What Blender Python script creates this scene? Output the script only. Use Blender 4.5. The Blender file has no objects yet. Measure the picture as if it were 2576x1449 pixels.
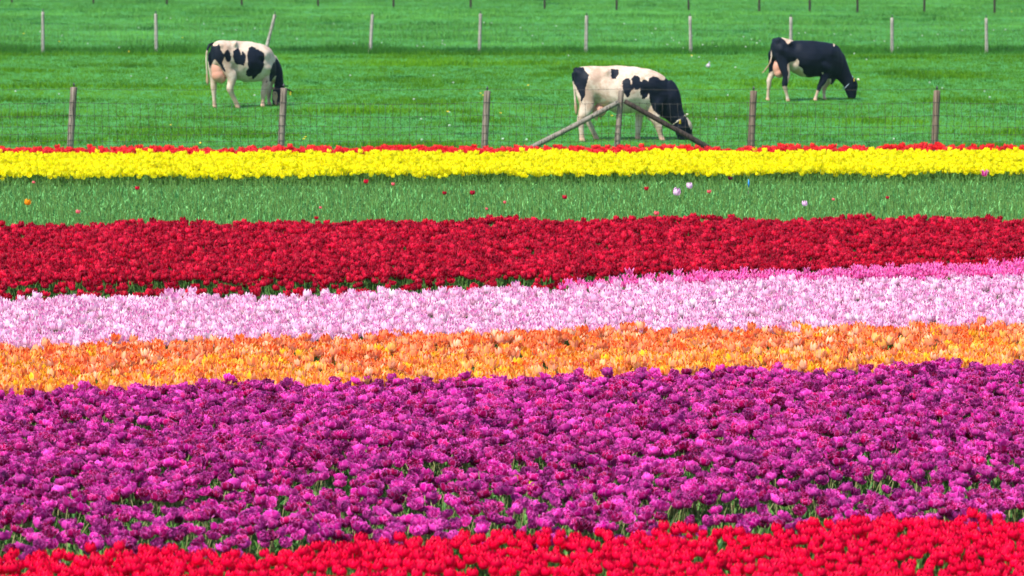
import bpy, bmesh, math, random
import numpy as np
from mathutils import Vector, Matrix, noise

# ------------------------------------------------------------------ camera, sky, sun, exposure
S = bpy.context.scene
COL = S.collection
R = math.radians
CAM_H = 5.2
FPX = 2576 * 120 / 36.0            # focal length in units of a 2576 px wide picture
PITCH = math.atan(1024.5 / FPX)
cam_d = bpy.data.cameras.new("camera")
cam_d.lens = 120
cam_d.sensor_width = 36
cam_d.clip_start = 1.0
cam_d.clip_end = 20000
cam_d.dof.use_dof = True
cam_d.dof.focus_distance = 38.0
cam_d.dof.aperture_fstop = 3.8
cam = bpy.data.objects.new("camera", cam_d)
COL.objects.link(cam)
cam.location = (0, 0, CAM_H)
cam.rotation_euler = (math.pi / 2 - PITCH, 0, 0)
S.camera = cam

SUN_EL, SUN_AZ = R(56), R(-140)    # azimuth measured from +Y towards +X (sun behind the camera, to the left)
w = bpy.data.worlds.new("World")
S.world = w
w.use_nodes = True
nt = w.node_tree
sky = nt.nodes.new("ShaderNodeTexSky")
sky.sky_type = 'NISHITA'
sky.sun_disc = False
sky.sun_elevation = SUN_EL
sky.sun_rotation = SUN_AZ
nt.nodes["Background"].inputs[1].default_value = 0.15
nt.links.new(sky.outputs[0], nt.nodes["Background"].inputs[0])
sun_d = bpy.data.lights.new("sun", 'SUN')
sun_d.energy = 5.0
sun_d.angle = R(0.6)
sun_d.color = (1.0, 0.96, 0.9)
sun = bpy.data.objects.new("sun", sun_d)
COL.objects.link(sun)
sdir = Vector((math.sin(SUN_AZ) * math.cos(SUN_EL), math.cos(SUN_AZ) * math.cos(SUN_EL), math.sin(SUN_EL)))
sun.rotation_euler = sdir.to_track_quat('Z', 'Y').to_euler()
sun.location = (0, 0, 50)
S.view_settings.view_transform = 'Standard'
S.view_settings.look = 'None'
S.view_settings.gamma = 1.0
S.view_settings.exposure = 0.75
S.view_settings.use_curve_mapping = False
S.cycles.max_bounces = 6
S.cycles.diffuse_bounces = 3
S.cycles.transmission_bounces = 4
S.cycles.transparent_max_bounces = 4

rng = random.Random(11)
FW = Vector((0, math.cos(PITCH), -math.sin(PITCH)))
UP = Vector((0, math.sin(PITCH), math.cos(PITCH)))


def at(px, py, z=0.0):
    """Point of the horizontal plane at height z seen at (px, py) of the 2576 x 1449 picture."""
    d = FW * FPX + Vector((1, 0, 0)) * (px - 1288) + UP * (724.5 - py)
    t = (z - CAM_H) / d.z
    return Vector((0, 0, CAM_H)) + d * t


def tag(o, label=None, cat=None, group=None, kind=None):
    if label: o["label"] = label
    if cat: o["category"] = cat
    if group: o["group"] = group
    if kind: o["kind"] = kind
    return o


# ------------------------------------------------------------------ materials
def mat(name):
    m = bpy.data.materials.new(name)
    m.use_nodes = True
    n = m.node_tree
    for x in list(n.nodes):
        n.nodes.remove(x)
    return m, n


class G:
    """Small helper for wiring nodes."""
    def __init__(s, name):
        s.m, s.t = mat(name)
        s.out = s.t.nodes.new("ShaderNodeOutputMaterial")

    def n(s, typ, **kw):
        x = s.t.nodes.new(typ)
        for k, v in kw.items():
            setattr(x, k, v)
        return x

    def put(s, sock, v):
        if isinstance(v, (int, float)):
            sock.default_value = v
        elif isinstance(v, tuple):
            sock.default_value = v + (1,) if len(v) == 3 and sock.type == 'RGBA' else v
        else:
            s.t.links.new(v, sock)

    def mix(s, f, a, b, mode='MIX'):
        x = s.n("ShaderNodeMix", data_type='RGBA', blend_type=mode)
        s.put(x.inputs[0], f); s.put(x.inputs[6], a); s.put(x.inputs[7], b)
        return x.outputs[2]

    def math(s, op, a, b=0.0, c=0.0):
        x = s.n("ShaderNodeMath", operation=op)
        s.put(x.inputs[0], a); s.put(x.inputs[1], b); s.put(x.inputs[2], c)
        return x.outputs[0]

    def ramp(s, f, lo, hi):
        x = s.n("ShaderNodeMapRange", clamp=True, interpolation_type='SMOOTHSTEP')
        s.put(x.inputs[0], f); s.put(x.inputs[1], lo); s.put(x.inputs[2], hi)
        return x.outputs[0]

    def noise(s, scale, detail=3, vec=None, rough=0.5):
        x = s.n("ShaderNodeTexNoise")
        s.put(x.inputs["Scale"], scale); s.put(x.inputs["Detail"], detail); s.put(x.inputs["Roughness"], rough)
        if vec is not None: s.put(x.inputs["Vector"], vec)
        return x.outputs[0]

    def pos(s, sx=1.0, sy=1.0, sz=1.0, obj=False):
        src = s.n("ShaderNodeTexCoord").outputs["Object"] if obj else s.n("ShaderNodeNewGeometry").outputs["Position"]
        x = s.n("ShaderNodeMapping")
        s.put(x.inputs[0], src); x.inputs["Scale"].default_value = (sx, sy, sz)
        return x.outputs[0]

    def attr(s, name):
        return s.n("ShaderNodeAttribute", attribute_name=name).outputs["Fac"]

    def rnd(s):
        return s.n("ShaderNodeObjectInfo").outputs["Random"]

    def hash(s, k):
        """further independent random number from the object's own one"""
        return s.math('FRACT', s.math('MULTIPLY', s.rnd(), k))

    def surface(s, col, rough=0.6, trans=0.0, spec=0.3, bump=None, tcol=None):
        p = s.n("ShaderNodeBsdfPrincipled")
        s.put(p.inputs["Base Color"], col); s.put(p.inputs["Roughness"], rough)
        s.put(p.inputs["Specular IOR Level"], spec)
        if bump is not None:
            b = s.n("ShaderNodeBump"); s.put(b.inputs["Strength"], bump[1]); s.put(b.inputs["Distance"], bump[2]); s.put(b.inputs["Height"], bump[0])
            s.put(p.inputs["Normal"], b.outputs[0])
        res = p.outputs[0]
        if trans:
            t = s.n("ShaderNodeBsdfTranslucent")
            s.put(t.inputs[0], tcol if tcol is not None else col)
            mx = s.n("ShaderNodeMixShader"); s.put(mx.inputs[0], trans)
            s.t.links.new(res, mx.inputs[1]); s.t.links.new(t.outputs[0], mx.inputs[2])
            res = mx.outputs[0]
        s.t.links.new(res, s.out.inputs[0])
        return s.m


def petal_mat(name, a, b, inner=None, edge=None, base=None, edge_at=(0.62, 0.95), alt=None, alt_w=(0.6, 0.9), dark=0.35, trans=0.35, rough=0.5, streak=0.0, patch=None):
    """a..b random tint of the flower; inner: face of the petal that looks inwards; edge: rim; base: foot of the petal; alt: second strain."""
    g = G(name)
    c = g.mix(g.rnd(), a, b)
    if alt: c = g.mix(g.ramp(g.hash(37.7), *alt_w), c, alt)
    if patch: c = g.mix(g.math('MULTIPLY', g.ramp(g.noise(patch[1], 2, g.pos(0.5, 1.0, 0)), 0.45, 0.62), 0.75), c, patch[0])
    if inner:
        c = g.mix(g.n("ShaderNodeNewGeometry").outputs["Backfacing"], c, inner)
    pu, pv = g.attr("pu"), g.attr("pv")
    if base:
        c = g.mix(g.ramp(pv, 0.55, 0.05), c, base)
    if streak:
        x = g.math('SINE', g.math('MULTIPLY', pu, 16.0))
        c = g.mix(g.math('MULTIPLY', g.ramp(x, 0.0, 1.0), streak), c, base or b)
    if edge:
        e = g.math('MAXIMUM', pu, g.math('MULTIPLY_ADD', pv, 1.0, 0.0))
        e = g.math('MAXIMUM', g.math('MULTIPLY', pu, g.ramp(pv, 0.0, 0.5)), g.ramp(pv, 0.86, 1.0))
        c = g.mix(g.math('MULTIPLY', g.ramp(e, *edge_at), 0.85), c, edge)
    v = g.math('MULTIPLY_ADD', g.hash(91.3), dark, 1.0 - dark * 0.6)
    hs = g.n("ShaderNodeHueSaturation"); g.put(hs.inputs["Value"], v); g.put(hs.inputs["Color"], c)
    return g.surface(hs.outputs[0], rough, trans, 0.08)


M = {}
M['red'] = petal_mat("petal_red", (0.84, 0.0008, 0.040), (0.66, 0.0008, 0.045), dark=0.3, rough=0.4)
M['purple'] = petal_mat("petal_purple", (0.50, 0.004, 0.225), (0.70, 0.055, 0.41), alt=(0.42, 0.002, 0.085), alt_w=(0.4, 0.95), edge=(0.78, 0.17, 0.58), edge_at=(0.65, 1.0), dark=0.8, trans=0.4, rough=0.42)
M['orange'] = petal_mat("petal_orange", (0.95, 0.21, 0.05), (0.96, 0.48, 0.25), alt=(0.96, 0.50, 0.015), alt_w=(0.6, 0.9), inner=(0.94, 0.26, 0.02), edge=(0.97, 0.62, 0.10), edge_at=(0.55, 0.9), base=(0.92, 0.68, 0.38), dark=0.2, trans=0.4)
M['coral'] = petal_mat("petal_coral", (0.94, 0.17, 0.05), (0.95, 0.36, 0.18), alt=(0.95, 0.56, 0.34), alt_w=(0.6, 0.9), inner=(0.90, 0.12, 0.02), edge=(0.97, 0.44, 0.10), edge_at=(0.65, 0.95), base=(0.92, 0.62, 0.42), dark=0.2, trans=0.4)
M['pink'] = petal_mat("petal_pink", (0.92, 0.42, 0.66), (0.94, 0.66, 0.79), inner=(0.80, 0.20, 0.50), edge=(0.93, 0.74, 0.84), edge_at=(0.65, 1.0), alt=(0.90, 0.76, 0.80), alt_w=(0.8, 1.0), base=(0.90, 0.84, 0.78), dark=0.06, trans=0.45, streak=0.25)
M['magenta'] = petal_mat("petal_magenta", (0.82, 0.055, 0.33), (0.86, 0.12, 0.42), edge=(0.85, 0.38, 0.65), edge_at=(0.6, 1.0), dark=0.2)
M['crimson'] = petal_mat("petal_crimson", (0.44, 0.0006, 0.013), (0.60, 0.005, 0.036), edge=(0.78, 0.04, 0.12), edge_at=(0.65, 1.05), alt=(0.30, 0.001, 0.012), alt_w=(0.3, 1.0), dark=0.55, trans=0.3, rough=0.42)
M['yellow'] = petal_mat("petal_yellow", (0.92, 0.87, 0.003), (0.92, 0.90, 0.02), inner=(0.90, 0.76, 0.003), dark=0.28, trans=0.45)  # random darkening per bloom stands in for shading in the yellow
M['scarlet'] = petal_mat("petal_scarlet", (0.85, 0.025, 0.03), (0.82, 0.05, 0.06), dark=0.2, trans=0.4)
M['amber'] = petal_mat("petal_amber", (0.90, 0.28, 0.01), (0.92, 0.34, 0.01), inner=(0.9, 0.5, 0.01), dark=0.1)
M['maroon'] = petal_mat("petal_maroon", (0.09, 0.004, 0.03), (0.12, 0.006, 0.04), dark=0.1)
M['lilac'] = petal_mat("petal_lilac", (0.84, 0.48, 0.74), (0.86, 0.58, 0.80), inner=(0.7, 0.2, 0.5), base=(0.9, 0.8, 0.85), dark=0.1, streak=0.5)
M['salmon'] = petal_mat("petal_salmon", (0.80, 0.10, 0.12), (0.80, 0.14, 0.16), edge=(0.85, 0.4, 0.4), dark=0.1)


def leaf_mat(name, a, b, rough=0.5, trans=0.25, tip=None):
    g = G(name)
    c = g.mix(g.rnd(), a, b)
    if tip: c = g.mix(g.ramp(g.attr("pv"), 0.3, 1.0), c, tip)
    c = g.mix(g.ramp(g.hash(53.1), 0.7, 1.0), c, tuple(x * 0.55 for x in a))
    return g.surface(c, rough, trans, 0.15)


M['leaf'] = leaf_mat("tulip_leaf_green", (0.05, 0.17, 0.04), (0.13, 0.28, 0.05))
M['leaf_blue'] = leaf_mat("tulip_leaf_bluish", (0.12, 0.38, 0.105), (0.20, 0.50, 0.15), rough=0.4, trans=0.35)
M['stem'] = leaf_mat("tulip_stem", (0.26, 0.30, 0.10), (0.40, 0.36, 0.17))
M['stem_green'] = leaf_mat("tulip_stem_green", (0.10, 0.24, 0.05), (0.16, 0.30, 0.07))


def grass_mat(name, near, far, lush):
    """near/far: two greens mixed at random; lush: dark fertile patches, shade of hollows put into the colour."""
    g = G(name)
    p = g.pos(0.42, 0.30, 0.0)
    c = g.mix(g.rnd(), near, far)
    c = g.mix(g.ramp(g.noise(1.0, 4, p, 0.62), 0.54, 0.68), c, lush)
    c = g.mix(g.ramp(g.noise(1.0, 3, g.pos(0.10, 0.16, 0), 0.6), 0.45, 0.7), c, tuple(x * 1.3 for x in far))
    v = g.attr("pv")
    hs = g.n("ShaderNodeHueSaturation"); g.put(hs.inputs["Value"], g.math('MULTIPLY_ADD', g.hash(17.9), 0.5, 0.75)); g.put(hs.inputs["Color"], c)
    return g.surface(hs.outputs[0], 0.6, 0.3, 0.1)


M['grass'] = grass_mat("pasture_grass", (0.050, 0.165, 0.004), (0.084, 0.212, 0.005), (0.016, 0.080, 0.005))
M['grass_far'] = grass_mat("far_pasture_grass", (0.060, 0.205, 0.028), (0.095, 0.27, 0.045), (0.020, 0.12, 0.022))  # mown green, made paler and bluer with distance haze put into the colour
M['grass_long'] = grass_mat("long_verge_grass", (0.026, 0.125, 0.010), (0.044, 0.165, 0.014), (0.014, 0.085, 0.010))

g = G("pasture_turf")
c = g.mix(g.noise(0.6, 5, g.pos(0.5, 1.2, 1)), (0.02, 0.13, 0.02), (0.045, 0.24, 0.035))
M['turf'] = g.surface(c, 0.8, bump=(g.noise(9.0, 4), 0.6, 0.05))
g = G("garden_soil")
c = g.mix(g.noise(7.0, 5), (0.045, 0.032, 0.022), (0.10, 0.075, 0.05))
M['soil'] = g.surface(c, 0.95, bump=(g.noise(14.0, 5), 0.8, 0.04))


def wood(name, a, b, c3):
    g = G(name)
    p = g.pos(14, 14, 0.9, obj=True)
    c = g.mix(g.ramp(g.noise(1.6, 6, p, 0.65), 0.3, 0.7), a, b)
    c = g.mix(g.ramp(g.noise(1.2, 3, g.pos(3, 3, 1.1, obj=True)), 0.5, 0.72), c, c3)
    crack = g.ramp(g.noise(3.2, 3, g.pos(12, 12, 0.45, obj=True)), 0.44, 0.36)
    c = g.mix(crack, c, tuple(x * 0.3 for x in a))
    return g.surface(c, 0.85, bump=(g.noise(3.0, 5, p), 0.6, 0.01))


M['wood_pale'] = wood("pale_weathered_wood", (0.20, 0.18, 0.15), (0.38, 0.35, 0.30), (0.27, 0.25, 0.20))
M['wood_brown'] = wood("brown_weathered_wood", (0.085, 0.055, 0.036), (0.20, 0.145, 0.105), (0.15, 0.13, 0.085))
M['wood'] = wood("weathered_wood", (0.10, 0.075, 0.056), (0.26, 0.21, 0.165), (0.17, 0.155, 0.105))
M['wood_grey'] = wood("grey_weathered_wood", (0.115, 0.098, 0.078), (0.24, 0.21, 0.17), (0.15, 0.14, 0.11))
M['wood_dark'] = wood("dark_damp_wood", (0.016, 0.011, 0.009), (0.05, 0.034, 0.026), (0.03, 0.021, 0.015))


def plain(name, col, rough=0.5, spec=0.4, metallic=0.0, var=0.0):
    g = G(name)
    c = g.mix(g.noise(8.0, 3, g.pos(obj=True)), tuple(x * (1 - var) for x in col), tuple(min(1, x * (1 + var)) for x in col))
    m = g.surface(c, rough, 0, spec)
    return m


M['wire'] = plain("rusty_wire", (0.035, 0.03, 0.025), 0.6, var=0.3)
M['plastic'] = plain("black_plastic", (0.012, 0.012, 0.014), 0.4)
M['tag'] = plain("yellow_tag", (0.85, 0.52, 0.02), 0.5)
M['rope'] = plain("collar_rope", (0.42, 0.38, 0.30), 0.9, var=0.3)
M['strap'] = plain("collar_strap", (0.22, 0.28, 0.33), 0.6, var=0.2)
M['horn'] = plain("horn", (0.70, 0.62, 0.46), 0.4, var=0.15)
M['eye'] = plain("dark_eye", (0.01, 0.008, 0.007), 0.1, 0.6)
M['blue'] = plain("blue_marker", (0.02, 0.20, 0.50), 0.5)
M['clock'] = plain("dandelion_down", (0.34, 0.42, 0.32), 0.9)
M['dandelion'] = plain("dandelion_yellow", (0.85, 0.55, 0.02), 0.8)
M['dove'] = plain("dove_plumage", (0.36, 0.31, 0.34), 0.7, var=0.12)
M['dove_head'] = plain("dove_head", (0.22, 0.32, 0.40), 0.6)
M['dove_beak'] = plain("dove_beak", (0.5, 0.25, 0.1), 0.5)

g = G("cow_coat")
at_c = g.n("ShaderNodeAttribute", attribute_name="coat")
sep = g.n("ShaderNodeSeparateColor"); g.t.links.new(at_c.outputs["Color"], sep.inputs[0])
po = g.pos(obj=True)
white = g.mix(g.ramp(g.noise(3.0, 6, po, 0.7), 0.42, 0.62), (0.50, 0.40, 0.32), (0.35, 0.24, 0.175))
white = g.mix(g.ramp(g.noise(9.0, 4, g.pos(1, 1, 0.5, obj=True)), 0.60, 0.75), white, (0.33, 0.25, 0.17))
white = g.mix(sep.outputs["Blue"], white, (0.33, 0.22, 0.13))
black = g.mix(g.noise(5.0, 4, po), (0.0015, 0.003, 0.007), (0.006, 0.010, 0.019))
pink = g.mix(g.noise(6.0, 4, po), (0.50, 0.26, 0.19), (0.62, 0.38, 0.29))
c = g.mix(g.ramp(sep.outputs["Red"], 0.35, 0.65), white, black)
c = g.mix(g.ramp(sep.outputs["Green"], 0.3, 0.7), c, pink)
M['coat'] = g.surface(c, 0.6, 0, 0.12, bump=(g.noise(28, 4, g.pos(1, 1, 1, obj=True)), 0.35, 0.01))
g = G("udder_skin")
c = g.mix(g.noise(7.0, 4, g.pos(obj=True)), (0.38, 0.16, 0.105), (0.54, 0.29, 0.21))
M['udder'] = g.surface(c, 0.5, 0, 0.3, bump=(g.noise(14, 4, g.pos(obj=True)), 0.3, 0.01))


# ------------------------------------------------------------------ mesh helpers
class MB:
    """Collects vertices, faces and the two petal attributes."""
    def __init__(s):
        s.v, s.f, s.pu, s.pv, s.mi = [], [], [], [], []

    def grid(s, pts, nu, nv, mi=0, uv=None):
        """pts[j*(nu)+i]"""
        b = len(s.v)
        s.v += pts
        for j in range(nv):
            for i in range(nu):
                if uv: pu, pv = uv[j * nu + i]
                else: pu, pv = abs(2 * i / (nu - 1) - 1), j / (nv - 1)
                s.pu.append(pu); s.pv.append(pv)
        for j in range(nv - 1):
            for i in range(nu - 1):
                a = b + j * nu + i
                s.f.append((a, a + 1, a + nu + 1, a + nu)); s.mi.append(mi)

    def tube(s, pts, rad, n=6, mi=0, cap=True):
        b = len(s.v)
        pts = [Vector(p) for p in pts]
        for k, p in enumerate(pts):
            d = (pts[min(k + 1, len(pts) - 1)] - pts[max(k - 1, 0)]).normalized()
            a = d.orthogonal() if abs(d.z) < 0.9 else d.cross(Vector((0, 1, 0)))
            a.normalize(); c = d.cross(a)
            r = rad[k] if isinstance(rad, (list, tuple)) else rad
            for i in range(n):
                t = 2 * math.pi * i / n
                s.v.append(tuple(p + a * (math.cos(t) * r) + c * (math.sin(t) * r)))
                s.pu.append(0); s.pv.append(k / max(1, len(pts) - 1))
        for k in range(len(pts) - 1):
            for i in range(n):
                a, c = b + k * n + i, b + k * n + (i + 1) % n
                s.f.append((a, c, c + n, a + n)); s.mi.append(mi)
        if cap:
            s.f.append(tuple(b + i for i in reversed(range(n)))); s.mi.append(mi)
            e = b + (len(pts) - 1) * n
            s.f.append(tuple(e + i for i in range(n))); s.mi.append(mi)

    def blob(s, c, r, mi=0, nu=10, nv=7):
        b = len(s.v)
        s.v.append((c[0], c[1], c[2] - r[2])); s.pu.append(0); s.pv.append(0)
        for j in range(1, nv):
            t = math.pi * j / nv
            for i in range(nu):
                p = 2 * math.pi * i / nu
                s.v.append((c[0] + r[0] * math.sin(t) * math.cos(p), c[1] + r[1] * math.sin(t) * math.sin(p), c[2] - r[2] * math.cos(t)))
                s.pu.append(0); s.pv.append(j / nv)
        s.v.append((c[0], c[1], c[2] + r[2])); s.pu.append(0); s.pv.append(1)
        top = len(s.v) - 1
        for i in range(nu):
            s.f.append((b, b + 1 + (i + 1) % nu, b + 1 + i)); s.mi.append(mi)
            e = b + 1 + (nv - 2) * nu
            s.f.append((top, e + i, e + (i + 1) % nu)); s.mi.append(mi)
        for j in range(nv - 2):
            for i in range(nu):
                a, c2 = b + 1 + j * nu + i, b + 1 + j * nu + (i + 1) % nu
                s.f.append((a, c2, c2 + nu, a + nu)); s.mi.append(mi)

    def add(s, o, mi=None, off=(0, 0, 0)):
        b = len(s.v)
        s.v += [(x + off[0], y + off[1], z + off[2]) for x, y, z in o.v]
        s.f += [tuple(i + b for i in f) for f in o.f]
        s.pu += o.pu; s.pv += o.pv
        s.mi += [m if mi is None else mi for m in o.mi]
        return s

    def mesh(s, name, mats, smooth=True):
        me = bpy.data.meshes.new(name)
        me.from_pydata(s.v, [], s.f)
        for m in mats: me.materials.append(m)
        me.polygons.foreach_set("material_index", s.mi)
        if smooth: me.polygons.foreach_set("use_smooth", [True] * len(s.f))
        for nm, d in (("pu", s.pu), ("pv", s.pv)):
            a = me.attributes.new(nm, 'FLOAT', 'POINT'); a.data.foreach_set("value", d)
        me.update()
        return me

    def build(s, name, mats, parent=None, loc=None, smooth=True):
        if not isinstance(mats, (list, tuple)): mats = [mats]
        o = bpy.data.objects.new(name, s.mesh(name, mats, smooth))
        COL.objects.link(o)
        if parent: o.parent = parent
        if loc is not None: o.location = loc
        return o


def empty(name, loc=(0, 0, 0), rz=0.0):
    o = bpy.data.objects.new(name, None)
    o.empty_display_size = 0.2
    COL.objects.link(o)
    o.location = loc
    o.rotation_euler = (0, 0, rz)
    return o


def scatter(name, pts, protos, mats_kind=None):
    """pts: (x, y, z, rx, ry, rz, scale, variant). One object of kind stuff with instances of the variants."""
    me = bpy.data.meshes.new(name)
    n = len(pts)
    A = np.array(pts, dtype=np.float32).reshape(n, 8)
    me.from_pydata([], [], [])
    me.vertices.add(n)
    me.vertices.foreach_set("co", A[:, 0:3].ravel())
    a = me.attributes.new("rot", 'FLOAT_VECTOR', 'POINT'); a.data.foreach_set("vector", A[:, 3:6].ravel())
    a = me.attributes.new("scl", 'FLOAT', 'POINT'); a.data.foreach_set("value", A[:, 6].copy())
    a = me.attributes.new("var", 'INT', 'POINT'); a.data.foreach_set("value", A[:, 7].astype(np.int32))
    o = bpy.data.objects.new(name, me)
    COL.objects.link(o)
    t = bpy.data.node_groups.new(name + "_scatter", 'GeometryNodeTree')
    t.interface.new_socket("Geometry", in_out='INPUT', socket_type='NodeSocketGeometry')
    t.interface.new_socket("Geometry", in_out='OUTPUT', socket_type='NodeSocketGeometry')
    gi, go = t.nodes.new("NodeGroupInput"), t.nodes.new("NodeGroupOutput")
    join = t.nodes.new("GeometryNodeJoinGeometry")

    def named(nm, typ):
        x = t.nodes.new("GeometryNodeInputNamedAttribute"); x.data_type = typ; x.inputs[0].default_value = nm
        return x.outputs[0]
    rot = t.nodes.new("FunctionNodeEulerToRotation"); t.links.new(named("rot", 'FLOAT_VECTOR'), rot.inputs[0])
    scl, var = named("scl", 'FLOAT'), named("var", 'INT')
    for k, p in enumerate(protos):
        info = t.nodes.new("GeometryNodeObjectInfo"); info.inputs[0].default_value = p
        cmp_ = t.nodes.new("FunctionNodeCompare"); cmp_.data_type = 'INT'; cmp_.operation = 'EQUAL'
        t.links.new(var, cmp_.inputs[2]); cmp_.inputs[3].default_value = k
        ins = t.nodes.new("GeometryNodeInstanceOnPoints")
        t.links.new(gi.outputs[0], ins.inputs["Points"])
        t.links.new(cmp_.outputs[0], ins.inputs["Selection"])
        t.links.new(info.outputs["Geometry"], ins.inputs["Instance"])
        t.links.new(rot.outputs[0], ins.inputs["Rotation"])
        t.links.new(scl, ins.inputs["Scale"])
        t.links.new(ins.outputs[0], join.inputs[0])
    t.links.new(join.outputs[0], go.inputs[0])
    md = o.modifiers.new("scatter", 'NODES'); md.node_group = t
    o["kind"] = "stuff"
    return o


def proto(name, mb, mats):
    return bpy.data.objects.new(name, mb.mesh(name, mats))   # never linked: only read by the scatter


# ------------------------------------------------------------------ ground
def sheet(name, x0, x1, y0, y1, z, m, n=1):
    mb = MB()
    xs = [x0 + (x1 - x0) * i / n for i in range(n + 1)]
    ys = [y0 + (y1 - y0) * i / n for i in range(n + 1)]
    mb.grid([(x, y, z) for y in ys for x in xs], n + 1, n + 1)
    o = mb.build(name, m)
    tag(o, kind="structure")
    return o


sheet("ground", -4000, 4000, -1500, 9000, 0.0, M['turf'], 8)
FENCE_Y = at(1288, 382).y


# ------------------------------------------------------------------ field boundaries (on the plane of the flower heads)
def line(pts, z=0.42):
    P = [at(px, py, z) for px, py in pts]
    def f(x):
        if x <= P[0].x: a, b = P[0], P[1]
        elif x >= P[-1].x: a, b = P[-2], P[-1]
        else:
            for a, b in zip(P, P[1:]):
                if x <= b.x: break
        return a.y + (b.y - a.y) * (x - a.x) / (b.x - a.x)
    return f


B0 = line([(0, 378), (1288, 376), (2576, 373)])
B1 = line([(0, 387), (1288, 386), (2576, 380)])
B2 = line([(0, 438), (1288, 433), (2576, 429)])
B3 = line([(0, 568), (600, 562), (1288, 555), (2576, 550)])
B4 = line([(0, 706), (700, 699), (1288, 690), (1700, 684), (2576, 665)])
B4b = line([(0, 716), (700, 709), (1288, 697), (1700, 690), (2576, 670)])
MG = line([(1340, 727), (1500, 712), (1720, 696), (2576, 670)])
B5 = line([(0, 754), (700, 746), (1288, 729), (1700, 718), (2576, 698)])
B6 = line([(0, 872), (1288, 841), (2576, 821)])
B6m = line([(0, 928), (1288, 897), (2576, 866)])
B7 = line([(0, 988), (1288, 953), (2576, 913)])
B8 = line([(0, 1412), (1288, 1361), (2576, 1309)])
sheet("field_soil", -300, 300, -200, B0(0) + 0.9, 0.004, M['soil'], 4)


# ------------------------------------------------------------------ thin summer haze over the polder
hm = bpy.data.materials.new("haze_air"); hm.use_nodes = True
ht = hm.node_tree
for x in list(ht.nodes): ht.nodes.remove(x)
ho, hv = ht.nodes.new("ShaderNodeOutputMaterial"), ht.nodes.new("ShaderNodeVolumePrincipled")
hv.inputs["Color"].default_value = (0.60, 0.85, 1.0, 1)
hv.inputs["Density"].default_value = 0.00009
ht.links.new(hv.outputs[0], ho.inputs["Volume"])
mb = MB()
x0, x1, y0, y1, z0, z1 = -4100, 4100, -1600, 9100, -1.0, 7.0
mb.v = [(x0, y0, z0), (x1, y0, z0), (x1, y1, z0), (x0, y1, z0), (x0, y0, z1), (x1, y0, z1), (x1, y1, z1), (x0, y1, z1)]
mb.f = [(0, 3, 2, 1), (4, 5, 6, 7), (0, 1, 5, 4), (1, 2, 6, 5), (2, 3, 7, 6), (3, 0, 4, 7)]
mb.mi = [0] * 6; mb.pu = [0] * 8; mb.pv = [0] * 8
tag(mb.build("haze", hm, smooth=False), kind="stuff")

# ------------------------------------------------------------------ tulips
def lerp_list(a, t):
    t = max(0, min(1, t)) * (len(a) - 1)
    i = min(int(t), len(a) - 2)
    return a[i] + (a[i + 1] - a[i]) * (t - i)


CLOSED = [0.16, 0.82, 1.0, 0.95, 0.55]
OPEN = [0.16, 0.72, 1.0, 1.22, 1.36]


def petal(r_, phi, rad, hgt, op, width, nu=5, nv=6, inner=0.0, jit=0.0, tip=0.12, flare=0.0, point=False):
    mb = MB()
    pts, ph = [], r_.uniform(0, 6)
    hk = r_.uniform(0.94, 1.05)
    for j in range(nv):
        v = j / (nv - 1)
        rr = rad * (lerp_list(CLOSED, v) * (1 - op) + lerp_list(OPEN, v) * op) * (1 - inner)
        rr += flare * rad * max(0, v - 0.72) * 2.4
        z = hgt * hk * lerp_list([0, 0.10, 0.40, 0.74, 1.0], v) * (1 - 0.12 * op * v)
        wa = width * lerp_list([0.55, 1.0, 1.06, 0.9, tip] if not point else [0.5, 0.95, 0.95, 0.55, tip], v)
        for i in range(nu):
            u = 2 * i / (nu - 1) - 1
            a = phi + u * wa
            r2 = rr * (1 + 0.05 * u * u)
            zz = z - (abs(u) ** 2) * hgt * 0.10 * v
            p = Vector((math.cos(a) * r2, math.sin(a) * r2, zz))
            if jit:
                wv = math.sin(ph + u * 4.5 + v * 5) * jit * v
                p += Vector((math.cos(a) * wv + r_.uniform(-1, 1) * jit * 0.5 * v, math.sin(a) * wv + r_.uniform(-1, 1) * jit * 0.5 * v, r_.uniform(-1, 1) * jit * 0.5 * v))
            pts.append(tuple(p))
    mb.grid(pts, nu, nv)
    return mb


def petals_single(r_, rad, hgt, op, **kw):
    out = []
    a0 = r_.uniform(0, 6)
    for k in range(6):
        inner = 0.0 if k % 2 == 0 else 0.13
        out.append(petal(r_, a0 + k * math.pi / 3, rad, hgt, max(0, min(1.2, op + r_.uniform(-0.08, 0.12))), 0.62, inner=inner, **kw))
    return out


def petals_double(r_, rad, hgt, op):
    out = []
    a0 = r_.uniform(0, 6)
    for ring, (n, sc, hh, o2) in enumerate(((5, 1.05, 0.86, op + 0.35), (5, 0.8, 1.0, op + 0.15), (4, 0.5, 1.02, op))):
        for k in range(n):
            out.append(petal(r_, a0 + ring * 0.6 + k * 2 * math.pi / n + r_.uniform(-.2, .2), rad * sc, hgt * hh * r_.uniform(0.85, 1.1), o2 + r_.uniform(-0.1, 0.3), 0.62, nu=4, nv=5, jit=rad * 0.22, tip=0.5))
    return out


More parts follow.
